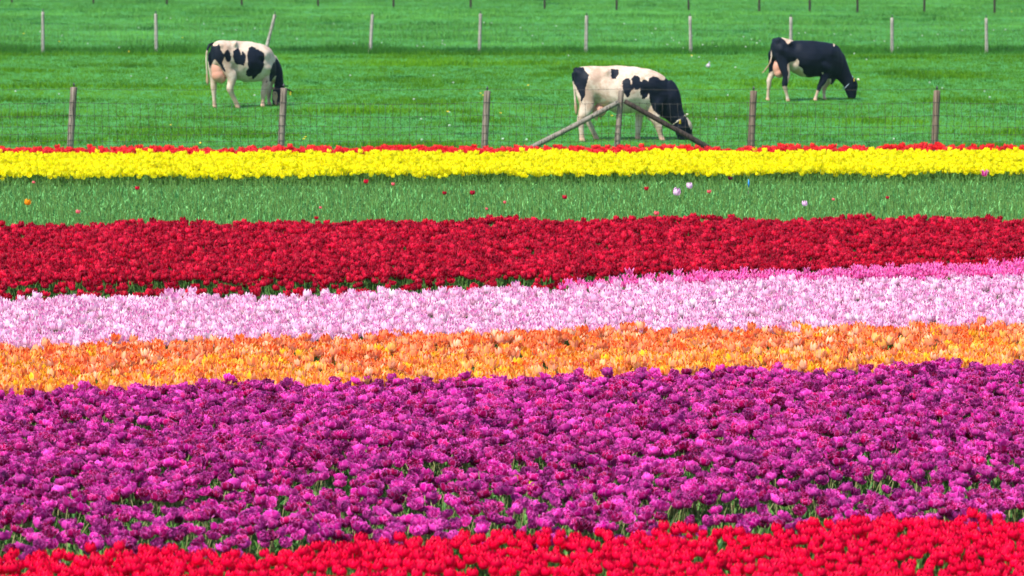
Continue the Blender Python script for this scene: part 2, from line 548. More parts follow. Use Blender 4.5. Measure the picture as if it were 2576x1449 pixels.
def leaf_mb(r_, length, width, ang, lean, droop=0.25):
    mb, pts = MB(), []
    n = 5
    dx, dy = math.cos(ang), math.sin(ang)
    tw = r_.uniform(-0.5, 0.5)
    for j in range(n):
        v = j / (n - 1)
        out = lean * (v ** 1.4) * length
        z = length * v * (1 - droop * v * v)
        wv = width * lerp_list([0.5, 1.0, 0.9, 0.55, 0.04], v)
        sx, sy = -math.sin(ang + tw * v), math.cos(ang + tw * v)
        for u in (-1, 0, 1):
            fold = 0.35 * wv * abs(u)
            pts.append((dx * (out - fold + 0.01) + sx * wv * u * 0.5, dy * (out - fold + 0.01) + sy * wv * u * 0.5, z + 0.15 * wv * abs(u)))
    mb.grid(pts, 3, n)
    return mb


def stem_mb(r_, h, rad=0.0038, bend=0.03):
    mb = MB()
    a = r_.uniform(0, 6)
    b = (math.cos(a) * bend, math.sin(a) * bend)
    pts = [(b[0] * t * t, b[1] * t * t, h * t) for t in (0, 0.35, 0.7, 1.0)]
    mb.tube(pts, [rad * 1.2, rad, rad * 0.95, rad * 1.25], 5, cap=False)
    return mb, pts[-1]


#            radius, height, openness, stem height, tilt, kind of flower
SPEC = {
    'red':     dict(rad=(0.036, 0.042), hgt=(0.064, 0.074), op=(0.0, 0.05), h=0.40, tilt=0.10, form='single', jit=0.0015, stem='stem_green', leaf='leaf', bend=0.02),
    'purple':  dict(rad=(0.036, 0.047), hgt=(0.060, 0.075), op=(0.0, 0.5), h=0.38, tilt=0.42, form='double', stem='stem', leaf='leaf', bend=0.07),
    'orange':  dict(rad=(0.040, 0.048), hgt=(0.088, 0.102), op=(0.2, 1.0), h=0.37, tilt=0.30, form='single', jit=0.004, stem='stem_green', leaf='leaf', bend=0.05),
    'coral':   dict(rad=(0.038, 0.046), hgt=(0.084, 0.100), op=(0.15, 0.9), h=0.375, tilt=0.28, form='single', jit=0.004, stem='stem_green', leaf='leaf', bend=0.05),
    'pink':    dict(rad=(0.036, 0.044), hgt=(0.085, 0.098), op=(0.15, 0.85), h=0.37, tilt=0.22, form='single', jit=0.004, stem='stem_green', leaf='leaf', bend=0.04),
    'magenta': dict(rad=(0.032, 0.036), hgt=(0.070, 0.080), op=(0.25, 0.7), h=0.40, tilt=0.2, form='lily', jit=0.003, stem='stem_green', leaf='leaf', bend=0.04),
    'crimson': dict(rad=(0.036, 0.044), hgt=(0.066, 0.080), op=(0.05, 0.65), h=0.38, tilt=0.25, form='single', jit=0.003, stem='stem_green', leaf='leaf', bend=0.03),
    'yellow':  dict(rad=(0.034, 0.042), hgt=(0.070, 0.082), op=(0.25, 0.95), h=0.38, tilt=0.25, form='single', jit=0.004, stem='stem_green', leaf='leaf_blue', bend=0.03),
    'scarlet': dict(rad=(0.036, 0.042), hgt=(0.075, 0.085), op=(0.2, 0.8), h=0.395, tilt=0.2, form='single', jit=0.003, stem='stem_green', leaf='leaf', bend=0.03),
    'amber':   dict(rad=(0.040, 0.044), hgt=(0.085, 0.090), op=(0.15, 0.3), h=0.38, tilt=0.1, form='single', jit=0.002, stem='stem_green', leaf='leaf_blue', bend=0.03),
    'maroon':  dict(rad=(0.034, 0.038), hgt=(0.060, 0.065), op=(0.4, 0.6), h=0.36, tilt=0.2, form='single', jit=0.002, stem='stem_green', leaf='leaf_blue', bend=0.03),
    'lilac':   dict(rad=(0.040, 0.044), hgt=(0.090, 0.095), op=(0.05, 0.2), h=0.38, tilt=0.2, form='single', jit=0.002, stem='stem_green', leaf='leaf_blue', bend=0.03),
    'salmon':  dict(rad=(0.034, 0.038), hgt=(0.060, 0.065), op=(0.1, 0.3), h=0.36, tilt=0.2, form='single', jit=0.002, stem='stem_green', leaf='leaf_blue', bend=0.03),
    'rosered': dict(rad=(0.036, 0.040), hgt=(0.068, 0.075), op=(0.2, 0.3), h=0.38, tilt=0.1, form='single', jit=0.002, stem='stem_green', leaf='leaf_blue', bend=0.03, petal='crimson'),
}
SEPARATE = {'orange', 'coral', 'pink', 'lilac', 'amber'}      # kinds whose petals can be told apart in the photograph


class Variant:
    def __init__(s, kind, seed, leaves=2):
        r_ = random.Random(seed)
        sp = SPEC[kind]
        s.kind = kind
        op = r_.uniform(*sp['op'])
        rad, hgt = r_.uniform(*sp['rad']), r_.uniform(*sp['hgt'])
        if sp['form'] == 'double':
            s.petals = petals_double(r_, rad, hgt, op)
        elif sp['form'] == 'lily':
            s.petals = petals_single(r_, rad, hgt, op * 0.5, flare=1.0, point=True, jit=sp['jit'], tip=0.06)
        else:
            s.petals = petals_single(r_, rad, hgt, op, jit=sp['jit'])
        s.stem, s.top = stem_mb(r_, sp['h'], bend=sp['bend'])
        tl = sp['tilt']
        s.tilt = Matrix.Rotation(r_.uniform(-tl, tl), 3, 'X') @ Matrix.Rotation(r_.uniform(-tl, tl), 3, 'Y')
        for p in s.petals:
            p.v = [tuple(s.tilt @ Vector(q)) for q in p.v]
        a = r_.uniform(0, 6)
        s.leaves = [leaf_mb(r_, r_.uniform(0.22, 0.31), r_.uniform(0.035, 0.055), a + k * 2.4, r_.uniform(0.25, 0.6)) for k in range(leaves)]
        s.mp, s.ms, s.ml = M[sp.get('petal', kind)], M[sp['stem']], M[sp['leaf']]

    def proto(s, name):
        mb = MB()
        for p in s.petals: mb.add(p, 0, s.top)
        mb.add(s.stem, 1)
        for l in s.leaves: mb.add(l, 2)
        return proto(name, mb, [s.mp, s.ms, s.ml])

    def parts(s):
        """(name, mesh, location) of each part, shared between all the tulips of this variant"""
        if hasattr(s, '_p'): return s._p
        out = []
        if s.kind in SEPARATE:
            for p in s.petals: out.append(("petal", p.mesh("petal", [s.mp]), s.top))
        else:
            mb = MB()
            for p in s.petals: mb.add(p, 0)
            out.append(("flower_head", mb.mesh("flower_head", [s.mp]), s.top))
        out.append(("stem", s.stem.mesh("stem", [s.ms]), (0, 0, 0)))
        for l in s.leaves: out.append(("leaf", l.mesh("leaf", [s.ml]), (0, 0, 0)))
        s._p = out
        return out


def stand_tulip(name, var, loc, rot, scl, label, group=None, cat="tulip"):
    e = bpy.data.objects.new(name, None)
    e.empty_display_size = 0.05
    e.location, e.rotation_euler, e.scale = loc, rot, (scl, scl, scl)
    COL.objects.link(e)
    tag(e, label, cat, group)
    for nm, me, l in var.parts():
        o = bpy.data.objects.new(nm, me)
        o.location = l
        o.parent = e
        COL.objects.link(o)
    return e


def nz(x, y, z=0.0):
    return noise.noise(Vector((x, y, z)))


def bed(kind, near, far, sp, name, label, group, nvar=5, heroes=300, dens=None, hvar=0.05, wob=0.07, xlim=None, leaves=2, seed=1, tilt=0.12, y_min=None, lean=None):
    """Fill the strip between the lines near(x) and far(x) with tulips at spacing sp."""
    r_ = random.Random(seed)
    vars_ = [Variant(kind, seed * 100 + k, leaves) for k in range(nvar)]
    ymax = max(far(-9), far(9), far(0)) + 0.5
    ymin = min(near(-6), near(6), near(0)) - 0.5
    if y_min: ymin = y_min
    pts = []
    y = ymin
    row = 0
    while y < ymax:
        hw = y * 0.152 + 0.5
        x = -hw + (row % 2) * sp * 0.5
        while x < hw:
            px, py = x + r_.uniform(-.42, .42) * sp, y + r_.uniform(-.42, .42) * sp
            e = wob * nz(px * 1.3, 3.1 + seed) + wob * 0.8 * nz(px * 5.0, 7.7 + seed)
            if near(px) + e * 0.7 <= py <= far(px) + e and (not xlim or xlim[0] <= px <= xlim[1]):
                if dens is None or r_.random() < dens(px, py):
                    z = hvar * nz(px * 0.9, py * 1.2, seed) + hvar * 0.6 * nz(px * 4, py * 4, seed)
                    sc = 1.0 + z / 0.4 + r_.gauss(0, 0.06)
                    lx, ly = lean(px, py) if lean else (0, 0)
                    pts.append((px, py, 0.004, r_.gauss(lx, tilt), r_.gauss(ly, tilt), r_.uniform(0, 6.28), max(0.72, min(1.28, sc)), r_.randrange(nvar)))
            x += sp
        y += sp * 0.9
        row += 1
    # the nearest ones in view stand as objects of their own
    seen = [p for p in pts if abs(p[0]) < (p[1]) * 0.1495 and p[1] > 22.6]
    seen.sort(key=lambda p: p[1])
    hero = seen[:heroes]
    hs = set(id(p) for p in hero)
    rest = [p for p in pts if id(p) not in hs]
    for p in hero:
        stand_tulip(name, vars_[int(p[7])], p[:3], p[3:6], p[6], label, group)
    if rest:
        o = scatter(name + "_bed", rest, [v.proto(name + "_model") for v in vars_])
        tag(o, "dense bed of further " + group, name.split('_')[0] + " tulips")
    print(name, len(pts))
    return vars_


def purple_density(x, y):
    t = (y - 24.0) / 8.0            # 0 near .. 1 far
    g_ = nz(x * 0.45, y * 1.5, 4.0) + 0.7 * nz(x * 1.9, y * 3.0, 9.0)
    dd = y - B8(x) + 0.25 * nz(x * 0.6, 2.0)
    if dd < 3.6 and (dd % 1.1) < 0.26 and nz(x * 0.7, int(dd / 1.1) * 5.0, 1.0) > -0.12: return 0.05
    th = -0.16 + 0.95 * max(0.0, t)
    d = 0.96 if g_ < th else 0.16
    return d * (0.80 if t < 0.3 else 0.95 if t < 0.5 else 1.0)


near_red = lambda x: 19.5
bed('red', near_red, B8, 0.086, "red_tulip", "bright red tulip with a closed round head in the strip below the purple ones",
    "bright red tulips along the foot of the field", hvar=0.05, wob=0.22, seed=2, leaves=2, tilt=0.08,
    dens=lambda x, y: 0.93 if nz(x * 1.2, y * 1.8, 2) < 0.38 else 0.3)
bed('purple', B8, B7, 0.092, "purple_tulip", "purple double tulip with ragged petals just behind the bright red strip",
    "purple double tulips between the red and orange strips", nvar=8, hvar=0.05, wob=0.14, seed=3, dens=purple_density, tilt=0.16)
def blend(x, y):
    d = (y - B6m(x)) / 1.1 + 1.5 * nz(x * 1.1, y * 1.6, 6.0)
    return max(0.0, min(1.0, 0.5 + 0.5 * d))


bed('orange', B7, B6, 0.095, "orange_tulip", "yellow-orange tulip with yellow petal edges just behind the purple strip",
    "yellow-orange tulips right behind the purple strip", nvar=8, hvar=0.05, wob=0.12, seed=4, tilt=0.18, dens=lambda x, y: 1 - blend(x, y))
bed('coral', B7, B6, 0.095, "coral_tulip", "coral orange tulip between the yellow-orange and the pale pink ones",
    "coral orange tulips right in front of the pale pink strip", nvar=8, hvar=0.05, wob=0.12, seed=14, tilt=0.18, dens=blend)
bed('pink', B6, B5, 0.093, "pale_pink_tulip", "pale pink tulip with white petal edges just behind the orange strip",
    "pale pink tulips between the orange and crimson strips", nvar=8, hvar=0.04, wob=0.10, seed=5, tilt=0.14)
bed('magenta', B5, MG, 0.085, "magenta_tulip", "magenta tulip with pointed petals in the wedge behind the pale pink strip",
    "magenta tulips in the wedge between pale pink and crimson", nvar=6, hvar=0.04, wob=0.10, seed=6, xlim=(0.55, 12),
    dens=lambda x, y: 0.92 if nz(x * 1.5, y * 2, 5) < 0.3 else 0.3)


def crim_near(x):
    return max(B5(x), MG(x)) if x > 0.9 else B5(x)


def crim_dens(x, y):
    e = 0.10 * nz(x * 1.3, 1.0)
    if y < B4b(x) + e: return 0.17 if x < 2.2 else 0.1
    if y < B4(x) + e: return 0.0
    return 0.97


bed('crimson', crim_near, B3, 0.084, "crimson_tulip", "deep crimson tulip on a green stem just behind the pale pink or magenta ones",
    "deep crimson tulips between pink and the flowerless green bed", nvar=8, hvar=0.05, wob=0.10, seed=7, dens=crim_dens, tilt=0.16)
bed('yellow', B2, B1, 0.088, "yellow_tulip", "bright yellow tulip at the edge beside the flowerless green bed",
    "bright yellow tulips behind the flowerless green bed", nvar=6, hvar=0.05, wob=0.16, seed=8, tilt=0.15)
bed('scarlet', B1, B0, 0.10, "scarlet_tulip", "light red tulip in the thin row between the yellow strip and the fence",
    "light red tulips in the thin row by the fence", nvar=5, hvar=0.05, wob=0.22, seed=9, tilt=0.15)

# flowerless tulip leaves
r_ = random.Random(31)
lv = []
for k in range(6):
    mb = MB()
    a = r_.uniform(0, 6)
    for j in range(4):
        mb.add(leaf_mb(r_, r_.uniform(0.22, 0.32), r_.uniform(0.026, 0.05), a + j * 1.7, r_.uniform(0.1, 0.6), 0.22))
    st, _t = stem_mb(r_, r_.uniform(0.28, 0.36), 0.004, 0.03)
    mb.add(st, 1)
    lv.append(proto("leafy_plant_model", mb, [M['leaf_blue'], M['stem_green']]))
pts, y = [], B3(0) - 0.6
while y < B2(0) + 1.2:
    hw = y * 0.152 + 0.5
    x = -hw
    while x < hw:
        px, py = x + r_.uniform(-.06, .06), y + r_.uniform(-.06, .06)
        if B3(px) + 0.03 < py < B2(px) + 0.12:
            pts.append((px, py, 0.004, r_.gauss(0, .1), r_.gauss(0, .1), r_.uniform(0, 6.28), 0.96 + 0.14 * nz(px, py * 1.5) + r_.gauss(0, .07), r_.randrange(6)))
        x += 0.10
    y += 0.095
o = scatter("tulip_leaves", pts, lv)
tag(o, "dense bed of bluish green tulip leaves without flowers", "tulip leaves")

# leaves of the flowering beds where their flowers stand thin
r_ = random.Random(32)
lv = []
for k in range(5):
    mb = MB()
    a = r_.uniform(0, 6)
    for j in range(3):
        mb.add(leaf_mb(r_, r_.uniform(0.20, 0.32), r_.uniform(0.03, 0.05), a + j * 2.1, r_.uniform(0.1, 0.6), 0.2))
    st, _t = stem_mb(r_, r_.uniform(0.26, 0.34), 0.0035, 0.05)
    mb.add(st, 1)
    lv.append(proto("foliage_model", mb, [M['leaf'], M['stem_green']]))
pts = []
for (ya, yb, near, far) in ((19.5, 30.5, None, None), (36.0, 43.0, B5, B4)):
    y = ya
    while y < yb:
        hw = y * 0.152 + 0.5
        x = -hw
        while x < hw:
            px, py = x + r_.uniform(-.06, .06), y + r_.uniform(-.06, .06)
            if near is None or near(px) < py < far(px) + 0.3:
                pts.append((px, py, 0.004, r_.gauss(0, .14), r_.gauss(0, .14), r_.uniform(0, 6.28), r_.uniform(0.85, 1.1), r_.randrange(5)))
            x += 0.12
        y += 0.12
o = scatter("tulip_foliage", pts, lv)
tag(o, "green tulip leaves and bare stems between the flowers", "tulip leaves")

# single tulips left standing in the flowerless bed: pixel, kind, scale, label
STRAY = [
    (924, 458, 'rosered', 0.9, "dark red tulip alone in the green bed just below the yellow strip"),
    (992, 463, 'salmon', 0.75, "small faded red tulip close right of the dark red one by the yellow strip"),
    (345, 473, 'rosered', 0.8, "small dark red tulip alone in the green bed below the leftmost cow"),
    (87, 457, 'salmon', 0.6, "tiny faded pink tulip near the yellow strip at the far left"),
    (68, 512, 'amber', 1.0, "only orange tulip in the flowerless green bed, at the far left"),
    (200, 533, 'salmon', 0.85, "faded pink tulip just above the crimson strip, right of the orange one"),
    (808, 521, 'salmon', 0.55, "tiny pink tulip low in the green bed, left of the middle"),
    (790, 548, 'rosered', 0.7, "crimson tulip at the green bed's lower edge, left of the middle"),
    (1119, 485, 'rosered', 0.75, "small red tulip, left one of two level with each other mid bed"),
    (1193, 486, 'rosered', 0.95, "larger red tulip, right one of two level with each other mid bed"),
    (1268, 507, 'salmon', 0.6, "tiny pink tulip in the middle of the green bed"),
    (1221, 523, 'salmon', 0.5, "tiny red tulip at the green bed's middle, close to the crimson strip"),
    (1417, 497, 'rosered', 0.85, "red tulip standing alone below the wooden braced post"),
    (1623, 475, 'rosered', 0.8, "red tulip left of the two pale lilac ones"),
    (1704, 487, 'lilac', 1.2, "large pale lilac tulip, lower left of the lilac pair"),
    (1732, 470, 'lilac', 1.0, "pale lilac tulip, upper right of the lilac pair"),
    (1780, 482, 'salmon', 0.8, "small rosy tulip close right of the lilac pair"),
    (1656, 537, 'salmon', 0.9, "rosy tulip touching the crimson strip below the lilac pair"),
    (1832, 449, 'maroon', 0.9, "nearly black maroon tulip just below the yellow strip"),
    (2020, 514, 'lilac', 0.85, "pink tulip alone low in the green bed on the right half"),
    (2093, 500, 'salmon', 0.6, "tiny salmon tulip right of the lone pink one"),
    (2234, 497, 'rosered', 0.65, "small red tulip alone in the right part of the green bed"),
    (2477, 440, 'magenta', 1.25, "bright pink tulip against the yellow strip at the far right"),
]
for k, (px, py, kind, sc, lab) in enumerate(STRAY):
    v = Variant(kind, 900 + k, 1)
    zt = SPEC[kind]['h'] + 0.03
    p = at(px, py, zt)
    e = stand_tulip("stray_tulip", v, (p.x, p.y, 0.004), (0, 0, 1.0 * k), 1.0, lab, "single tulips left in the flowerless green bed")
    for ch in e.children:
        if ch.name.startswith(("petal", "flower")): ch.scale = (sc * 1.15,) * 3
# blue marker stick
p = at(1883, 462, 0.36)
e = empty("marker_stick", (p.x, p.y, 0.0))
tag(e, "small blue marker stick standing in the green leaves near the yellow strip", "marker")
mb = MB(); mb.tube([(0, 0, 0), (0, 0, 0.34)], 0.006, 6); mb.build("stick", M['wood'], e)
mb = MB(); mb.tube([(0, 0, 0.30), (0.004, 0, 0.36), (0.0, 0, 0.43)], [0.008, 0.015, 0.007], 8); mb.build("marker_cap", M['blue'], e)

# yellow stray blossoms low among the purple
for k, (px, py, lab) in enumerate([(2076 * 0.629, 1910 * 0.629, "small yellow tulip low among the purple ones, topmost of four"), (2108 * 0.629, 1931 * 0.629, "small yellow tulip low among the purple ones, second from top"),
                                   (2131 * 0.629, 1944 * 0.629, "small yellow tulip low among the purple ones, rightmost of four"), (2116 * 0.629, 1953 * 0.629, "small yellow tulip low among the purple ones, lowest of four")]):
    v = Variant('yellow', 950 + k, 1)
    p = at(px, py, 0.42)
    e = stand_tulip("yellow_stray_tulip", v, (p.x, p.y, 0.004), (0, 0, k), 1.0, lab, "small yellow tulips low among the purple")
    for ch in e.children:
        if ch.name.startswith("flower"): ch.scale = (0.35, 0.35, 0.75)


# ------------------------------------------------------------------ grass
def tuft(r_, n, hmin, hmax, spread, wid, m):
    mb = MB()
    for k in range(n):
        a, d = r_.uniform(0, 6.28), spread * math.sqrt(r_.random())
        x, y = math.cos(a) * d, math.sin(a) * d
        h = r_.uniform(hmin, hmax)
        b, l = r_.uniform(0, 6.28), h * r_.uniform(0.1, 0.8)
        t = r_.uniform(0, 3.14)
        wx, wy = math.cos(t) * wid * 0.5, math.sin(t) * wid * 0.5
        pts = []
        for v, ww in ((0, 1), (0.55, 0.8), (1, 0.1)):
            ox, oy = math.cos(b) * l * v * v, math.sin(b) * l * v * v
            for s in (-1, 1):
                pts.append((x + ox + s * wx * ww, y + oy + s * wy * ww, h * v * (1 - 0.15 * v)))
        mb.grid(pts, 2, 3)
    return proto("tuft_model", mb, [m])


def grass_field(name, y0, y1, dens, hs, m, seed, label, n=26, spread=0.26, wid=0.007, hfun=None, keep=None):
    r_ = random.Random(seed)
    protos = [tuft(r_, n, hs[0], hs[1], spread, wid, m) for _ in range(6)]
    pts = []
    step = 1.0 / math.sqrt(dens)
    y = y0
    while y < y1:
        hw = y * 0.155 + 1.5
        x = -hw
        while x < hw:
            px, py = x + r_.uniform(-.5, .5) * step, y + r_.uniform(-.5, .5) * step
            if keep is None or keep(px, py):
                s = hfun(px, py) if hfun else 1.0
                pts.append((px, py, 0.0, r_.gauss(0, .05), r_.gauss(0, .05), r_.uniform(0, 6.28), s * r_.uniform(0.75, 1.2), r_.randrange(6)))
            x += step
        y += step
    o = scatter(name, pts, protos)
    tag(o, label, "grass")
    print(name, len(pts))
    return o


COWS = [(at(px, py).x, at(px, py).y) for px, py in ((610, 270), (1600, 354), (2050, 254), (2130, 250), (1700, 354))]


def lush(x, y):
    a = nz(x * 0.22, y * 0.55, 1.0) + 0.5 * nz(x * 0.7, y * 1.3, 2.0)
    h = 0.70 + 1.6 * max(0.0, a - 0.12)
    for (cx, cy) in COWS:
        if abs(x - cx) < 1.6 and abs(y - cy) < 1.6: h = min(h, 0.72)
    return h


BACK_Y = at(1288, 134).y
grass_field("pasture_grass", B0(0) + 0.9, BACK_Y - 0.7, 13, (0.05, 0.11), M['grass'], 5, "short lush grass of the pasture the cows graze", n=30, wid=0.010, hfun=lush)
grass_field("long_grass", BACK_Y - 0.9, BACK_Y + 2.2, 22, (0.14, 0.30), M['grass_long'], 6, "longer dark grass along the foot of the middle fence", n=22, wid=0.011,
            hfun=lambda x, y: 0.75 + 0.6 * nz(x * 0.35, y * 0.5, 3.0))
grass_field("far_grass", BACK_Y + 2.0, at(1288, -18).y, 6, (0.07, 0.16), M['grass_far'], 7, "paler grass of the pasture beyond the middle fence, partly tinted for haze", n=30, spread=0.36, wid=0.014, hfun=lush)


# ------------------------------------------------------------------ fences
def post(parent, base, top, r0, r1, m, seed, insul=True, n=10, label=None):
    """base/top points; a split or sawn round post with a chamfered uneven top."""
    r_ = random.Random(seed)
    b, t = Vector(base), Vector(top)
    mb = MB()
    d = t - b
    K = 9
    pts = [Vector((0, 0, -0.25))] + [d * (k / (K - 1)) for k in range(K)]
    rad = [r0] + [r0 + (r1 - r0) * (k / (K - 1)) * 1.0 + r_.uniform(-.003, .003) for k in range(K)]
    pts += [d * 1.0 + Vector((0, 0, 0.006))]
    rad += [r1 * 0.86]
    mb.tube([tuple(p) for p in pts], rad, n)
    # uneven, slightly angular section
    vs = []
    ph = [r_.uniform(0.93, 1.07) for _ in range(n)]
    for i, v in enumerate(mb.v):
        k = i // n
        c = pts[k]
        q = Vector(v) - c
        vs.append(tuple(c + q * ph[i % n]))
    mb.v = vs
    o = mb.build("post", m, parent, loc=b)
    if label: o["label"] = label
    if insul:
        mb = MB()
        mb.tube([(0, 0, 0), (0, 0, 0.03), (0, 0, 0.035), (0, 0, 0.055), (0, 0, 0.06), (0, 0, 0.085)], [0.010, 0.010, 0.022, 0.022, 0.012, 0.016], 8)
        mb.build("insulator", M['plastic'], o, loc=d + Vector((0, 0, 0.004)))
    return o


def wpt(px, y_world, z):
    """world x for a picture column at a given depth and height"""
    depth = y_world * math.cos(PITCH) + (CAM_H - z) * math.sin(PITCH)
    return (px - 1288) * depth / FPX


def ztop(py, y_world):
    a = PITCH - math.atan((724.5 - py) / FPX)
    return CAM_H - y_world * math.tan(a)


fence = empty("wire_fence", (0, FENCE_Y, 0))
tag(fence, "sheep netting fence on weathered posts right behind the tulips, one post braced both ways", "fence")
FP = [(-330, -338, 225), (186, 176, 220), (714, 706, 222), (1226, 1218, 229), (1563, 1551, 228), (1896, 1888, 229), (2357, 2349, 228), (2860, 2852, 229)]
tops = []
for k, (tx, bx, ty) in enumerate(FP):
    h = ztop(ty, FENCE_Y)
    x1, x0 = wpt(tx, FENCE_Y, h), wpt(bx, FENCE_Y, 0)
    tops.append((x1, h))
    braced = tx == 1563
    post(fence, (x0, 0, 0), (x1, 0, h), 0.068 if not braced else 0.058, 0.066 if not braced else 0.056, M['wood_brown' if k in (5, 6) else 'wood'], 40 + k, insul=not braced, label="braced corner post between two leaning struts" if braced else None)
    # staples / tie wires round the post
    for z in (0.96, 0.71, 0.515):
        mb = MB()
        f = z / h
        cx = x0 + (x1 - x0) * f
        ring = [(cx + 0.071 * math.cos(a), 0.071 * math.sin(a), z + 0.004 * math.sin(3 * a + k)) for a in [2 * math.pi * i / 12 for i in range(13)]]
        mb.tube(ring, 0.0035, 5, cap=False)
        mb.build("tie_wire", M['wire'], fence)


def strut(pa, pb, r0, r1, m, seed, label):
    r_ = random.Random(seed)
    a, b = Vector(pa), Vector(pb)
    mb = MB()
    K = 12
    pts = [(b - a) * (k / K) + Vector((0, 0, math.sin(k / K * 3.1 + seed) * 0.012)) for k in range(K + 1)]
    mb.tube([tuple(p) for p in pts], [r0 + (r1 - r0) * k / K + r_.uniform(-.003, .003) for k in range(K + 1)], 10)
    o = mb.build("brace", m, fence, loc=a)
    o["label"] = label


zb = ztop(256, FENCE_Y)
strut((wpt(1308, FENCE_Y - .1, 0), -0.12, -0.02), (wpt(1556, FENCE_Y - .1, zb), -0.10, zb), 0.055, 0.048, M['wood_grey'], 3, "pale grey strut leaning from the left")
strut((wpt(1571, FENCE_Y - .1, ztop(252, FENCE_Y)), -0.10, ztop(252, FENCE_Y)), (wpt(1806, FENCE_Y - .1, 0), -0.12, -0.03), 0.045, 0.055, M['wood_dark'], 5, "dark damp strut leaning from the right")

HZ = [1.215, 0.96, 0.71, 0.515, 0.37, 0.23, 0.14, 0.05]


def sag(i, x):
    """height of strand i at world x"""
    z = HZ[i]
    for a, b in zip(tops, tops[1:]):
        if a[0] <= x <= b[0]:
            t = (x - a[0]) / (b[0] - a[0])
            return z - (0.035 if i else 0.02) * 4 * t * (1 - t) + (0.008 * nz(x * 2.0, i * 3.3) if i else 0)
    return z


xs0, xs1 = tops[0][0], tops[-1][0]
for i in range(len(HZ)):
    mb = MB()
    n = 150
    mb.tube([(xs0 + (xs1 - xs0) * k / n, -0.066 if i else 0.0, sag(i, xs0 + (xs1 - xs0) * k / n)) for k in range(n + 1)], 0.0044, 4)
    mb.build("wire", M['wire'], fence)
x = xs0 + 0.05
k = 0
r_ = random.Random(77)
while x < xs1:
    mb = MB()
    j = r_.uniform(-0.012, 0.012)
    pts = []
    for i in range(1, len(HZ)):
        xx = x + j + 0.022 * nz(x * 1.7, i * 1.9) + r_.uniform(-.006, .006)
        z = sag(i, x)
        pts.append((xx, -0.069, z))
        if i < len(HZ) - 1:
            zn = sag(i + 1, x)
            pts.append((xx + r_.uniform(-.012, .012), -0.069, (z + zn) / 2))
    mb.tube(pts, 0.0034, 4)
    for p in pts[::2]:
        mb.blob(p, (0.011, 0.008, 0.012), nu=5, nv=4)
    mb.build("stay_wire", M['wire'], fence)
    x += 0.148
    k += 1

# middle fence
def back_fence(name, label, y0f, P, r, m, H, seed, net=True):
    f = empty(name, (0, y0f(1288), 0))
    tag(f, label, "fence")
    Y0 = y0f(1288)
    tp = []
    for k, (tx, ty, bx, by) in enumerate(P):
        Y = y0f(bx)
        h = ztop(ty, Y) if ty is not None else H
        x1, x0 = wpt(tx, Y, h), wpt(bx, Y, 0)
        post(f, (x0, Y - Y0, 0), (x1, Y - Y0, h), r, r * 0.94, m, seed + k, insul=ty is not None, n=8)
        tp.append((x0, Y - Y0, x1, h))
    zs = [1.15, 0.9, 0.72, 0.55, 0.4, 0.25, 0.12]
    mb_n = MB()
    for i, z in enumerate(zs):
        mb = MB()
        pts = []
        for a, b in zip(tp, tp[1:]):
            for t in (0, .25, .5, .75):
                q = [a[0] + (b[0] - a[0]) * t, a[1] + (b[1] - a[1]) * t - r, z - 0.03 * 4 * t * (1 - t)]
                pts.append(tuple(q))
        pts.append((tp[-1][0], tp[-1][1] - r, z))
        mb.tube(pts, 0.0026, 3)
        mb.build("wire", M['wire'], f)
    if net:
        x = tp[0][0]
        while x < tp[-1][0]:
            mb_n.tube([(x, -r - 0.004, zs[1]), (x + 0.01, -r - 0.004, 0.5), (x, -r - 0.004, 0.05)], 0.0024, 3)
            x += 0.16
        o = mb_n.build("netting", M['wire'], f)
        o["kind"] = "stuff"
    return f


P2 = [(-170, 28, -172, 130), (108, 30, 108, 132), (392, 35, 393, 135), (692, 37, 667, 133), (937, 37, 931, 136), (1209, 35, 1206, 134), (1476, 39, 1474, 134), (1736, 41, 1738, 131), (1990, 43, 1989, 132), (2244, 45, 2244, 135), (2481, 46, 2482, 137), (2750, 47, 2751, 138)]
back_fence("pasture_fence", "fence of slim grey posts and thin netting running behind all three cows", lambda px: at(px, 134).y, P2, 0.052, M['wood_pale'], 1.2, 100)
P3 = [(30, None, 30, 8), (235, None, 235, 9), (420, None, 420, 10), (608, None, 608, 12), (800, None, 800, 15), (990, None, 990, 18), (1185, None, 1184, 20), (1370, None, 1370, 23), (1552, None, 1551, 26), (1732, None, 1732, 27),
      (1910, None, 1910, 30), (2037, None, 2037, 31), (2157, None, 2157, 33), (2326, None, 2325, 34), (2502, None, 2502, 37), (2680, None, 2680, 38)]
back_fence("distant_fence", "farthest row of fence posts cut off by the top of the view", lambda px: at(px, 8 + px / 2576 * 29).y, P3, 0.045, M['wood_dark'], 1.25, 140, net=False)


# ------------------------------------------------------------------ cows
def inside(poly, x, y):
    c = False
    j = len(poly) - 1
    for i in range(len(poly)):
        xi, yi = poly[i]; xj, yj = poly[j]
        if (yi > y) != (yj > y) and x < (xj - xi) * (y - yi) / (yj - yi) + xi:
            c = not c
        j = i
    return c


